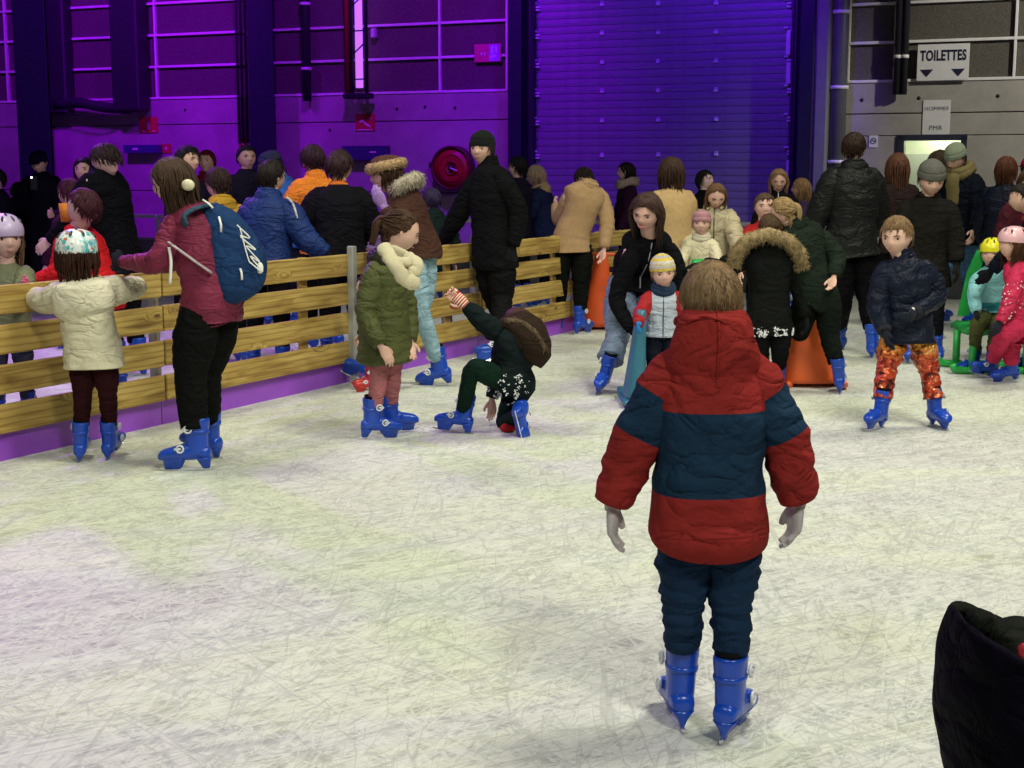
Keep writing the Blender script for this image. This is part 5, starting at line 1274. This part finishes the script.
# 16 woman in the dark green jacket
person('woman with blond tied hair in a dark green jacket pushing an orange aid', 806, top=193, foot=392, yaw=38, hr=.135, lean=18, hpitch=14, hyaw=20,
    px={'P': (815, 290), 'N': (796, 226), 'Ls': (780, 238, -.05), 'Rs': (822, 234, .08), 'Le': (784, 280, .2), 'Lw': (776, 300, .45), 'Re': (838, 258, .0), 'Rw': (834, 276, -.1), 'H': (783, 212), 'Lh': (806, 296, .0), 'Rh': (828, 296, .04), 'Lk': (800, 332, .2), 'Rk': (829, 334, .05), 'Lg': (793, 376), 'Rg': (838, 393)},
    toes={'R': -12, 'L': 10, '_uR': (-.12, 0, 1)}, jacket=dict(col=(.022, .034, .024), b=1.1, len=.08, wr=.06), hood=dict(s=.8), trousers=dict(col=(.012, .018, .014), b=1.15), hair=dict(len=.5, col=(.30, .20, .09), side=-.05, tail=(0, -.44, .12), bun=False), gloves=None)
# 17 man in the black jacket
person('broad man in a black jacket seen from behind, right of the grey column', 849, top=132, foot=358, yaw=8, hr=.128, hyaw=-32, L=(6, 14, 8), Rr=(14, 12, 30), lean=2,
    px={'Lg': (838, 350), 'Rg': (872, 358), 'Lk': (842, 300), 'Rk': (868, 300)}, toes={'L': 20, 'R': -30},
    jacket=dict(col=(.018, .020, .019), b=1.26, len=.16, puff=True, wr=.07, flare=1.08), hood=dict(s=.85), trousers=dict(col=BLK, b=1.1), hair=dict(len=.15, col=(.025, .012, .008)))
# 18 boy with the shiny trousers
def shiny():
    m, nt, b = nodes('foil_trousers'); tc = N(nt, 'ShaderNodeTexCoord'); L = nt.links
    n1 = N(nt, 'ShaderNodeTexNoise', i_Scale=16.0, i_Detail=3.0, i_Distortion=1.5); L.new(tc.outputs['Object'], n1.inputs['Vector'])
    sx = N(nt, 'ShaderNodeSeparateXYZ'); L.new(tc.outputs['Object'], sx.inputs[0])
    mr = N(nt, 'ShaderNodeMapRange'); mr.inputs[1].default_value = .42; mr.inputs[2].default_value = .56; L.new(sx.outputs[2], mr.inputs[0])
    ra = ramp(nt, n1.outputs[0], [(.38, (.06, .012, .01)), (.46, (.42, .035, .012)), (.60, (.62, .10, .03)), (.68, (.75, .35, .2))])
    rb = ramp(nt, n1.outputs[0], [(.42, (.06, .012, .01)), (.5, (.75, .38, .03)), (.64, (.65, .45, .06))])
    mx = N(nt, 'ShaderNodeMix', data_type='RGBA'); L.new(mr.outputs[0], mx.inputs[0]); L.new(ra.outputs[0], mx.inputs[6]); L.new(rb.outputs[0], mx.inputs[7]); L.new(mx.outputs[2], b.inputs['Base Color'])
    b.inputs['Roughness'].default_value = .25; b.inputs['Metallic'].default_value = .4
    n2 = N(nt, 'ShaderNodeTexNoise', i_Scale=22.0, i_Detail=2.0, i_Distortion=1.0); L.new(tc.outputs['Object'], n2.inputs['Vector'])
    bp = N(nt, 'ShaderNodeBump', i_Strength=1.0, i_Distance=.02); L.new(n2.outputs[0], bp.inputs['Height']); L.new(bp.outputs[0], b.inputs['Normal']); return m
root, J = person('boy in a navy jacket and shiny orange foil trousers skating towards the camera', 905, top=212, foot=426, yaw=158, hr=.175, hpitch=12, hyaw=-14, lean=3,
    px={'P': (907, 325), 'N': (904, 261), 'Rs': (882, 268), 'Ls': (928, 268, .04), 'Re': (877, 305, -.02), 'Rw': (884, 330, -.12), 'Le': (938, 295, .06), 'Lw': (916, 312, -.16), 'H': (897, 236),
        'Rh': (895, 335), 'Lh': (920, 335), 'Rk': (887, 368, -.04), 'Lk': (929, 372), 'Rg': (880, 429), 'Lg': (934, 427)},
    toes={'R': 140, 'L': -170, '_uR': (.1, 0, 1), '_uL': (-.08, 0, 1)}, jacket=dict(col=(.012, .018, .040), b=1.25, len=.26, puff=True, wr=.12, swr=.2, collar=.025, cuffcol=(.03, .03, .04)), trousers=dict(mat=shiny(), col=(0, 0, 0), b=1.12, wr=.22, acc=.05, accf=40, hem=.042, cuff=.22),
    gloves=(.015, .02, .03), face=1, brow=(.09, .055, .03), hair=dict(len=.2, col=(.19, .115, .055), thick=.05, front=.24), skin=(.68, .43, .33), hood=dict(s=.6))
v, f = cbox(at(912, 310, J['_base'][1] - .2) - J['_base'], .03, .01, .03); MB().add(v, f).build('badge', plastic((.7, .7, .72)), J['_jk'])
# 19 youngster with grey beanie
person('youngster in a grey beanie and black coat standing behind the boy in navy', 924, top=164, foot=362, yaw=168, hr=.155, hpitch=22, hyaw=12, L=(5, 8, 10), Rr=(5, 8, 10), px={'Lg': (936, 362)},
    jacket=dict(col=(.022, .020, .017), b=1.22, len=.45, wr=.06), hood=dict(s=.75), trousers=dict(col=(.012, .014, .02)), hat=('beanie', [(.12, .12, .105)]), face=1, lids=.3, hair=dict(len=.15, col=BRN), gloves=(.012, .012, .012))
# 20-23 queue near the toilets
person('woman with long straight auburn hair behind the broad man in black', 893, top=153, Y=14.2, yaw=0, hr=.145, jacket=dict(col=(.05, .03, .03), len=.3), trousers=dict(col=BLK), hair=dict(len=1.5, col=(.13, .055, .032), side=-.3, back=-.4, thick=.06))
person('woman in a white top with brown hair facing right by the toilet door', 930, top=150, Y=14.8, yaw=-80, hr=.145, lean=2, L=(6, 4, 10), Rr=(6, 4, 10), jacket=dict(col=(.62, .60, .62), b=.85, len=.1, wool=True), trousers=dict(col=(.03, .03, .04)), hair=dict(len=.7, col=(.05, .03, .02), side=-.1, back=-.35), face=1)
person('man in a pale green beanie, open navy coat and jeans by the toilet door', 956, top=147, foot=327, yaw=140, hr=.13, lean=8, hpitch=30, hyaw=-10, L=(12, 10, 40), Rr=(12, 8, 30), rl=(12, 4, 10), ll=(-4, 4, 4),
    jacket=dict(col=(.010, .014, .026), b=1.15, len=.2), trousers=dict(col=(.05, .12, .22), denim=True, b=1.1), hat=('beanie', [(.26, .31, .22)]), face=1, lids=.4, hair=dict(len=.15, col=BRN), scarf=((.20, .16, .07), 'long'))
person('woman with an auburn bob in a navy puffer and blue skirt, back turned', 999, top=157, Y=13.4, yaw=-28, hr=.135, L=(10, 6, 30), Rr=(10, 6, 30), jacket=dict(col=(.010, .014, .035), b=1.15, quilt=.055, len=.15), skirt=((.02, .03, .35), .5), trousers=dict(col=BLK), hair=dict(len=.5, col=(.10, .035, .018), side=-.25, back=-.42, thick=.07))
person('person with a red headband at the right edge behind the auburn bob', 1025, top=157, Y=14.6, yaw=20, hr=.14, jacket=dict(col=(.05, .01, .015)), trousers=dict(col=BLK), hair=dict(len=.3, col=BRN), hat=('cap', (.4, .02, .03)))
# 24 smiling woman and 25 dark-haired adult at the right edge
person('smiling woman with brown hair in a dark maroon top near the right edge', 1018, top=170, Y=11.9, yaw=178, hr=.14, hyaw=-10, lean=10, hpitch=12, face=1, smile=1, jacket=dict(col=(.06, .012, .02), len=.1), trousers=dict(col=BLK), hair=dict(len=.9, col=(.07, .035, .02), side=-.2, front=.30), skin=(.62, .36, .28), L=(20, 10, 30), Rr=(20, 10, 30))
person('adult in a navy coat at the right edge reaching down to the yellow helmet child', 1046, top=178, Y=10.8, yaw=95, hr=.135, lean=22, hpitch=10,
    px={'N': (1040, 212), 'Ls': (1036, 232, -.16), 'Rs': (1052, 228, .15), 'Le': (1010, 252, -.2), 'Lw': (992, 270, -.15), 'H': (1022, 198, .0)}, jacket=dict(col=(.012, .018, .035), b=1.1, len=.2, wr=.08), trousers=dict(col=BLK), hair=dict(len=.2, col=DKB), gloves=(.012, .012, .016), scarf=((.35, .04, .05), 'ring'))
# 26 child in the yellow helmet
person('child in a yellow helmet and teal jacket sitting on a green skating aid', 992, foot=372, top=None, h=1.05, yaw=150, hr=.19,
    px={'P': (992, 316, .1), 'N': (992, 268, .1), 'C': (993, 292, .1), 'Rs': (978, 276, .05), 'Ls': (1006, 275, .15), 'Re': (974, 292, -.02), 'Rw': (976, 312, -.12), 'Le': (1012, 292, .1), 'Lw': (1004, 310, -.05), 'H': (992, 254, .06),
        'Rh': (986, 318, .05), 'Lh': (999, 318, .15), 'Rk': (977, 326, -.18), 'Lk': (996, 328, -.15), 'Rg': (973, 373), 'Lg': (990, 375)},
    toes={'R': 110, 'L': 120}, jacket=dict(col=(.24, .55, .58), cols=[(.03, .28, .30)], bands=lambda q, k: 1 if (k == 't' and .45 < q < .52) else 0, b=1.3, puff=True, len=.15, wr=.1, sb=1.0), trousers=dict(col=(.075, .085, .03), b=1.15, wr=.18),
    hat=('helmet', (.75, .72, .02), plastic((.75, .70, .02), .25)), face=1, hair=dict(len=.15, col=BRN), gloves=(.02, .02, .022))
# 27 child in the pink snowsuit
root, J = person('child in a pink snowsuit and pale pink helmet crouching at the right edge', 1018, foot=386, top=None, h=1.12, yaw=100, hr=.18,
    px={'P': (1022, 322, .0), 'N': (1016, 262, .05), 'C': (1024, 292, 0), 'Ls': (1014, 276, -.1), 'Rs': (1028, 272, .12), 'Le': (1010, 304, -.16), 'Lw': (1000, 322, -.2), 'Re': (1024, 306, .1), 'Rw': (1008, 322, .1), 'H': (1012, 244, .0),
        'Lh': (1020, 328, -.05), 'Rh': (1026, 328, .08), 'Lk': (1004, 334, -.16), 'Rk': (1012, 340, .1), 'Lg': (991, 378), 'Rg': (1010, 382)},
    toes={'L': 96, 'R': 100, '_uL': (.3, 0, 1)}, jacket=dict(col=(.50, .025, .08), b=1.2, puff=True, len=.2, wr=.14, swr=.25), trousers=dict(col=(.50, .03, .085), b=1.35, wr=.25, cuff=.15), hat=('helmet', (.7, .4, .45), plastic((.72, .42, .46), .3)), hair=dict(len=.9, col=CHEST, side=-.2), gloves=(.02, .02, .03), skates='blue')
surface_crumbs(root, J['_jk'], 1000, 1024, 280, 340, 70, .004, .01)
# 28-34 behind: red jacket boy, girls, women beyond the barrier
person('boy in a red jacket facing the camera between the adults', 762, top=193, Y=12.6, yaw=175, hr=.17, face=1, jacket=dict(col=(.45, .02, .02), b=1.1, puff=True), trousers=dict(col=BLK), hair=dict(len=.18, col=(.10, .06, .035)), hpitch=0, smile=.3, skin=(.66, .40, .32))
person('girl with long blond hair looking down, in a black top, before the shutter', 775, top=169, Y=15.2, yaw=172, hr=.145, hpitch=20, face=1, lids=.4, jacket=dict(col=(.015, .015, .018), zip=(.6, .6, .6)), trousers=dict(col=BLK), hair=dict(len=1.4, col=(.26, .15, .075), side=-.15, front=.33))
person('girl with light brown hair in profile beside the dark column', 799, top=178, Y=15.6, yaw=85, hr=.145, face=1, jacket=dict(col=(.05, .03, .08)), trousers=dict(col=BLK), hair=dict(len=1.1, col=(.24, .14, .07), side=-.15))
person('woman with short black hair in a black coat looking right', 702, top=170, Y=16.0, yaw=-130, hr=.14, face=1, hpitch=-6, jacket=dict(col=BLK, b=1.1), trousers=dict(col=BLK), hair=dict(len=.3, col=BLK, side=-.02), skin=(.66, .44, .42))
person('woman with a dark bob and pale scarf looking left, in front of the shutter', 626, top=162, Y=17.6, yaw=98, hr=.14, face=1, jacket=dict(col=(.05, .015, .05)), trousers=dict(col=BLK), hair=dict(len=.75, col=(.02, .010, .014), side=-.1), scarf=((.40, .30, .28), 'ring'), skin=(.60, .38, .36))
person('woman with blond hair and a tan fur collar in a navy coat beyond the fence', 545, top=165, Y=16.6, yaw=80, hr=.145, lean=8, face=1, hpitch=12, jacket=dict(col=(.012, .016, .06), b=1.2), hood=dict(s=.9, col=(.38, .26, .16)), trousers=dict(col=BLK), hair=dict(len=.7, col=(.34, .24, .18), side=-.2), skin=(.5, .3, .28), L=(30, 8, 30))
person('dark-haired person half hidden behind the man in the black beanie', 519, top=156, Y=16.2, yaw=60, hr=.14, jacket=dict(col=(.02, .015, .04)), trousers=dict(col=BLK), hair=dict(len=.25, col=BLK))

CROWD[0] = True
# ------------------------------------------------------------------ crowd beyond the fence on the left
person('boy with dark hair in a black jacket with an orange lining, leaning on the fence', 341, top=150, Y=11.3, yaw=10, hr=.145, lean=8, hyaw=-35, L=(20, 16, 50), Rr=(20, 16, 50), jacket=dict(col=(.012, .011, .016), b=1.3, len=.1, sb=1.1), hood=dict(s=.55, col=(.55, .15, .03)), trousers=dict(col=BLK), hair=dict(len=.22, col=(.035, .015, .02), thick=.07))
person('person in an orange jacket behind the boy in black', 322, top=144, Y=12.3, yaw=40, hr=.135, lean=8, L=(30, 12, 30), jacket=dict(col=(.75, .22, .03), b=1.05), hood=dict(s=.7), trousers=dict(col=BLK), hair=dict(len=.35, col=(.03, .012, .02), side=-.15), gloves=(.012, .012, .012))
person('person in a shiny blue puffer jacket bending left in the crowd', 300, top=152, Y=13.4, yaw=70, hr=.13, lean=22, hpitch=20, L=(50, 10, 20), jacket=dict(col=(.03, .12, .50), b=1.2, quilt=.05), trousers=dict(col=(.02, .02, .05)), hair=dict(len=.2, col=BLK), hood=dict(s=.7), hat=('cap', (.03, .03, .08)))
rp, Jp = person('dark-haired boy in a navy jacket with white piping, one hand on the fence', 268, top=160, Y=10.4, yaw=-12, hr=.14, lean=10, hyaw=-30, px={'Rs': (292, 208, .0), 'Re': (306, 240, -.05), 'Rw': (326, 254, -.05)}, toes={'_Rd': (.8, 0, -.5)}, L=(20, 10, 40), jacket=dict(col=(.012, .030, .13), b=1.28, len=.1, puff=True), hood=dict(s=.8), trousers=dict(col=BLK), gloves=(.01, .01, .012), hair=dict(len=.25, col=DKB, thick=.07))
pp = Jp['Rs']; pe = Jp['Re']; off_ = np.array([.02, -.075, .03])
v, f = tube(crom([pp + off_ + np.array([-.05, .02, .05]), pp + off_, (pp + pe) / 2 + off_ * np.array([.5, 1.0, .2]), pe + np.array([.0, -.07, -.0])], 14), [.009] * 14, 6); MB().add(v, f).build('piping', cloth((.5, .5, .52)), rp)
person('bearded man in a dark jacket looking right, in front of the second column', 250, top=145, Y=14.2, yaw=-150, hr=.13, face=1, jacket=dict(col=(.02, .015, .04)), trousers=dict(col=BLK), hair=dict(len=.15, col=BLK), skin=(.5, .28, .25))
person('boy in a mustard yellow hooded top, back turned, beside the blue backpack', 226, top=167, Y=11.4, yaw=28, hr=.16, lean=8, hpitch=14, jacket=dict(col=(.42, .24, .03), b=1.1), hood=dict(s=.8), trousers=dict(col=BLK), hair=dict(len=.18, col=(.03, .015, .015)))
person('man with black hair in a dark top looking down, right of the woman in maroon', 191, top=146, Y=12.6, yaw=-120, hr=.135, face=1, lids=.4, jacket=dict(col=(.02, .012, .04)), trousers=dict(col=BLK), hair=dict(len=.25, col=BLK, thick=.08))
person('person in a dark red hood near the wall, behind the yellow top', 212, top=150, Y=16.5, yaw=170, hr=.135, face=1, jacket=dict(col=(.16, .01, .02), b=1.1), hood=dict(s=.9), trousers=dict(col=BLK), hair=dict(len=.2, col=(.14, .01, .02), side=-.2))
person('tall man in black bowing his head among the left crowd', 122, top=139, Y=10.6, yaw=70, hr=.13, lean=14, hpitch=38, px={'H': (106, 160)}, jacket=dict(col=(.006, .006, .010), b=1.02, len=.1), trousers=dict(col=BLK), hair=dict(len=.25, col=(.02, .01, .012)), face=1, lids=.5, L=(30, 8, 40), Rr=(20, 8, 40), skin=(.58, .36, .34))
person('boy in a bright red sweater leaning on the fence, looking left', 104, top=188, Y=9.3, yaw=72, hr=.16, lean=26, hpitch=-4, px={'H': (84, 208)}, jacket=dict(col=(.55, .015, .02), b=1.1, len=.05), trousers=dict(col=BLK), hair=dict(len=.16, col=(.05, .012, .02), thick=.06), face=1, hyaw=6, L=(30, 6, 70), Rr=(40, 6, 60), skin=(.6, .38, .36))
person('man in a dark cap and coat looking at his glowing phone at the left', 48, top=152, Y=16.2, yaw=172, hr=.13, hpitch=20, face=1, lids=.4, jacket=dict(col=(.010, .010, .025), b=1.15, len=.3), trousers=dict(col=(.02, .015, .04)), hat=('cap', (.015, .012, .05)), hair=dict(len=.15, col=BLK), Rr=(25, 5, 70), L=(8, 10, 30))
person('dark-haired woman behind the bowing man, hands near her chest', 91, top=157, Y=14.2, yaw=175, hr=.145, face=1, jacket=dict(col=(.035, .015, .05), b=1.1), trousers=dict(col=BLK), hair=dict(len=.5, col=BLK, side=-.15), L=(20, 8, 80), Rr=(20, 8, 80))
person('child with dark hair hidden behind the boy in the red sweater', 77, top=178, Y=12.4, yaw=60, hr=.17, jacket=dict(col=(.05, .01, .04)), trousers=dict(col=BLK), hair=dict(len=.3, col=(.05, .01, .025)))
person('person in dark clothes standing at the far left edge', 4, top=168, Y=15.4, yaw=120, hr=.14, jacket=dict(col=(.012, .010, .03), b=1.2), trousers=dict(col=BLK), hair=dict(len=.2, col=BLK))
person('person in a black coat with back turned at the far left behind the rail', 24, top=182, Y=17.0, yaw=20, hr=.15, jacket=dict(col=(.010, .010, .02), b=1.3, len=.3), trousers=dict(col=BLK), hair=dict(len=.3, col=BLK))
person('person in a dark green jacket behind the woman in the fur hat', 436, top=188, Y=12.9, yaw=20, hr=.15, lean=10, jacket=dict(col=(.015, .03, .03), b=1.2), hood=dict(s=.8), trousers=dict(col=(.02, .05, .2)), hair=dict(len=.25, col=(.03, .02, .06)))
# helmet girl at the left edge
person('girl in a lavender helmet and pink glove at the left end of the fence', 7, top=218, Y=8.4, yaw=-172, hr=.19, hyaw=28, face=1, jacket=dict(col=(.16, .17, .10), b=1.2, puff=True), trousers=dict(col=(.03, .03, .06)), hair=dict(len=.9, col=(.16, .09, .05), side=-.25), hat=('helmet', (.5, .4, .7), plastic((.50, .40, .62), .35)), gloves=(.6, .12, .25), px={'Le': (24, 292, -.1), 'Lw': (26, 286, -.35)}, skin=(.62, .40, .34))

CROWD[0] = False
# red-skated child standing behind the girl in khaki
person('small child in red skates almost hidden behind the girl in khaki', 369, foot=391, top=None, h=.82, yaw=100, hr=.20, jacket=dict(col=(.03, .03, .04)), trousers=dict(col=BLK), hair=dict(len=.2, col=BRN), skates='red', lean=0, px={})

# ------------------------------------------------------------------ things they hold
def phone(x, y, Y, label):
    v, f = cbox(at(x, y, Y), .075, .012, .15); o = MB().add(v, f).build('phone', DARKM, None, None, False); tag(o, label, 'phone')
    v, f = cbox(at(x, y, Y) + np.array([0, .008, 0]), .065, .004, .135, b=.001); MB().add(v, f).build('screen', emis('lit_screen', (.8, .85, 1), 2.0), o, None, False)
    v, f = ellipsoid(at(x - .3, y - 1, Y) + np.array([-.02, -.008, .05]), .010, .005, .010); MB().add(v, f).build('flash_lamp', emis('flash', (.9, .95, 1), 9), o)
phone(34, 183, 15.8, 'phone with a lit flash held by the man in the cap')
# orange snack cup held near the red sweater boy
v, f = tube([at(66, 222, 9.6), at(66, 212, 9.6), at(65, 203, 9.6)], [.03, .045, .05], 14, wr=.3); tag(MB().add(v, f).build('orange_mitten', wool((.6, .2, .04))), 'crumpled orange mitten held up beside the boy in red', 'mitten')

# ------------------------------------------------------------------ skating aids
def aid(label, cx, basey, topy, wpx, col, yaw=0, lean_=0, handle=True, Y=None):
    p = ground(cx, basey) if Y is None else np.array([at(cx, 300, Y)[0], Y, 0]); s = p[1] / FPX; Hh = at(cx, topy, p[1])[2]; W_ = wpx * s
    e = empty('skating_aid', p); e.rotation_euler = (0, 0, R(yaw)); tag(e, label, 'skating aid', 'plastic skating aids on the ice'); m = plastic(col, .38)
    rows = []
    for t in np.linspace(0, 1, 16):                                     # tapering moulded body, flared foot
        z = Hh * t; hw = W_ * .5 * (1 - .62 * t ** .85) ; hd = .20 * (1 - .70 * t); off = lean_ * t
        rows.append([(off + hw * math.copysign(abs(math.cos(a)) ** .6, math.cos(a)), hd * math.copysign(abs(math.sin(a)) ** .6, math.sin(a)) - .12 * t, z + .03) for a in np.linspace(0, 2 * math.pi, 21)[:-1]])
    v, f = rings_mesh(np.array(rows)); MB().add(v, f).build('body', m, e)
    for s_ in (-1, 1):
        v, f = tube(crom([(s_ * W_ * .42, -.30, .05), (s_ * W_ * .46, -.24, .03), (s_ * W_ * .46, .2, .03), (s_ * W_ * .42, .28, .05)], 10), [.028] * 10, 8, flat=.8); MB().add(v, f).build('runner', m, e)
    if handle:
        v, f = tube([(lean_ - .2, -.14, Hh), (lean_ - .1, -.15, Hh + .015), (lean_ + .1, -.15, Hh + .015), (lean_ + .2, -.14, Hh)], [.018] * 4, 10, ref=(0, 0, 1)); MB().add(v, f).build('handle', m, e)
    return e
aid('orange plastic skating aid pushed between the dark-coated skaters', 808, 384, 312, 62, (.80, .13, .025), 0, -.08, False)
aid('orange plastic skating aid beside the woman in the camel coat', 598, 328, 255, 34, (.72, .10, .02), 0, .02)
aid('teal plastic skating aid in front of the striped beanie child', 634, 402, 312, 24, (.03, .15, .22), 0, .03, False)
aid('green skating aid seat under the toddler in the pink beanie', 702, 365, 262, 66, (.02, .36, .06), 0, 0, False, Y=11.5)
# slanted green aid behind the yellow helmet
g0 = ground(960, 330); gs = empty('skating_aid', at(985, 372, 11.3) * np.array([1, 1, 0])); tag(gs, 'green skating aid with a tall slanted back behind the yellow helmet child', 'skating aid', 'plastic skating aids on the ice'); gi = Matrix.Translation(-Vector(gs.location))
GP = plastic((.02, .34, .06), .38)
Rg = []
for x0, x1, y in ((957, 969, 316), (961, 974, 298), (967, 980, 272), (974, 985, 256), (977, 984, 250)):
    Rg.append([at(x0, y, 11.42), at(x1, y, 11.42), at(x1, y, 11.30), at(x0, y, 11.30)])
v, f = rings_mesh(np.array(Rg)); MB().add(v, f).build('back_panel', GP, gs, None, False).matrix_parent_inverse = gi
v, f = cbox(at(985, 345, 11.2) * np.array([1, 1, 0]) + np.array([.05, 0, .32]), .55, .42, .08, b=.03); MB().add(v, f).build('seat', GP, gs).matrix_parent_inverse = gi
for s_ in (-.2, .2):
    c_ = at(990, 345, 11.0) * np.array([1, 1, 0]) + np.array([0, s_, 0])
    v, f = tube(crom([c_ + np.array([-.35, 0, .08]), c_ + np.array([-.28, 0, .03]), c_ + np.array([.3, 0, .03]), c_ + np.array([.38, 0, .08])], 10), [.03] * 10, 8); MB().add(v, f).build('runner', GP, gs).matrix_parent_inverse = gi
    for dx in (-.2, .22): v, f = tube([c_ + np.array([dx, 0, .03]), c_ + np.array([dx, 0, .3])], [.03, .03], 8); MB().add(v, f).build('leg', GP, gs).matrix_parent_inverse = gi

# ------------------------------------------------------------------ close person at the lower right, only a dark jacket hood in the frame
def near_hood():
    Yn = 1.62; r_, Jn = person('close person in a dark hooded jacket, mostly out of frame at the lower right', 1120, top=560, Y=1.75, yaw=2, hr=.165, jacket=dict(col=(.008, .006, .014), b=1.3, len=.2), trousers=dict(col=BLK), hair=dict(len=.2, col=DKB), gloves=(.01, .01, .012))
    base = np.array(r_.location); P = lambda x, y, d=0: at(x, y, Yn + d) - base
    # stand-up hood: outer shell, folded rim, inner lining
    rows = [(974, 634, 66, .100), (974, 647, 74, .110), (977, 667, 84, .12), (981, 692, 92, .125), (984, 730, 94, .13), (990, 780, 92, .13), (1002, 850, 84, .12)]
    s = Yn / FPX
    def ring(cx, cy, hw, hd, tilt=0, sc=1.0):
        o = []
        for a in np.linspace(0, 2 * math.pi, 41)[:-1]:
            ca, sa = math.cos(a), math.sin(a)
            p = P(cx + 44, cy, hd) + np.array([ca * (hw + 26) * s * sc, sa * hd * 1.25 * sc, 0]); p = p + np.array([0, 0, -tilt * (ca + .4) * .5])
            p = p + np.array([1, .4, .5]) * .006 * mnoise.noise(Vector((ca * 2, sa * 2, cy * .03))); o.append(p)
        return o
    A = crom(rows, 26); mb = MB()
    out = [ring(q[0], q[1], q[2] - 22, q[3], .075 * max(0, 1 - i / 12)) for i, q in enumerate(A)]
    inn = [ring(q[0] , q[1] + 3, q[2] - 22, q[3], .075 * max(0, 1 - i / 12), .86) for i, q in enumerate(A[:10])]
    top = ring(A[0][0], A[0][1] - 5, A[0][2] - 22, A[0][3], .075, .94)
    allr = np.array(inn[::-1] + [top] + out); v, f = rings_mesh(allr)
    mb.add(v, f, [1 if q < 10 * 40 else 0 for q in range(len(f))]); mb.build('hood', [cloth((.008, .006, .016)), cloth((.020, .024, .018))], r_)
    v, f = ellipsoid(P(1018, 655, .12), .050, .055, .05, 16, 10); MB().add(v, f).build('hood_lining', cloth((.024, .028, .022)), r_)
    v, f = tube(crom([P(978, 622, .12), P(990, 626, .16), P(1004, 640, .10)], 8), [.018] * 8, 8, wr=.2); MB().add(v, f).build('lining_fold', cloth((.02, .024, .018)), r_)
    v, f = ellipsoid(P(1024, 655, .05), .010, .008, .016); MB().add(v, f).build('red_tab', cloth((.4, .04, .05)), r_)
near_hood()
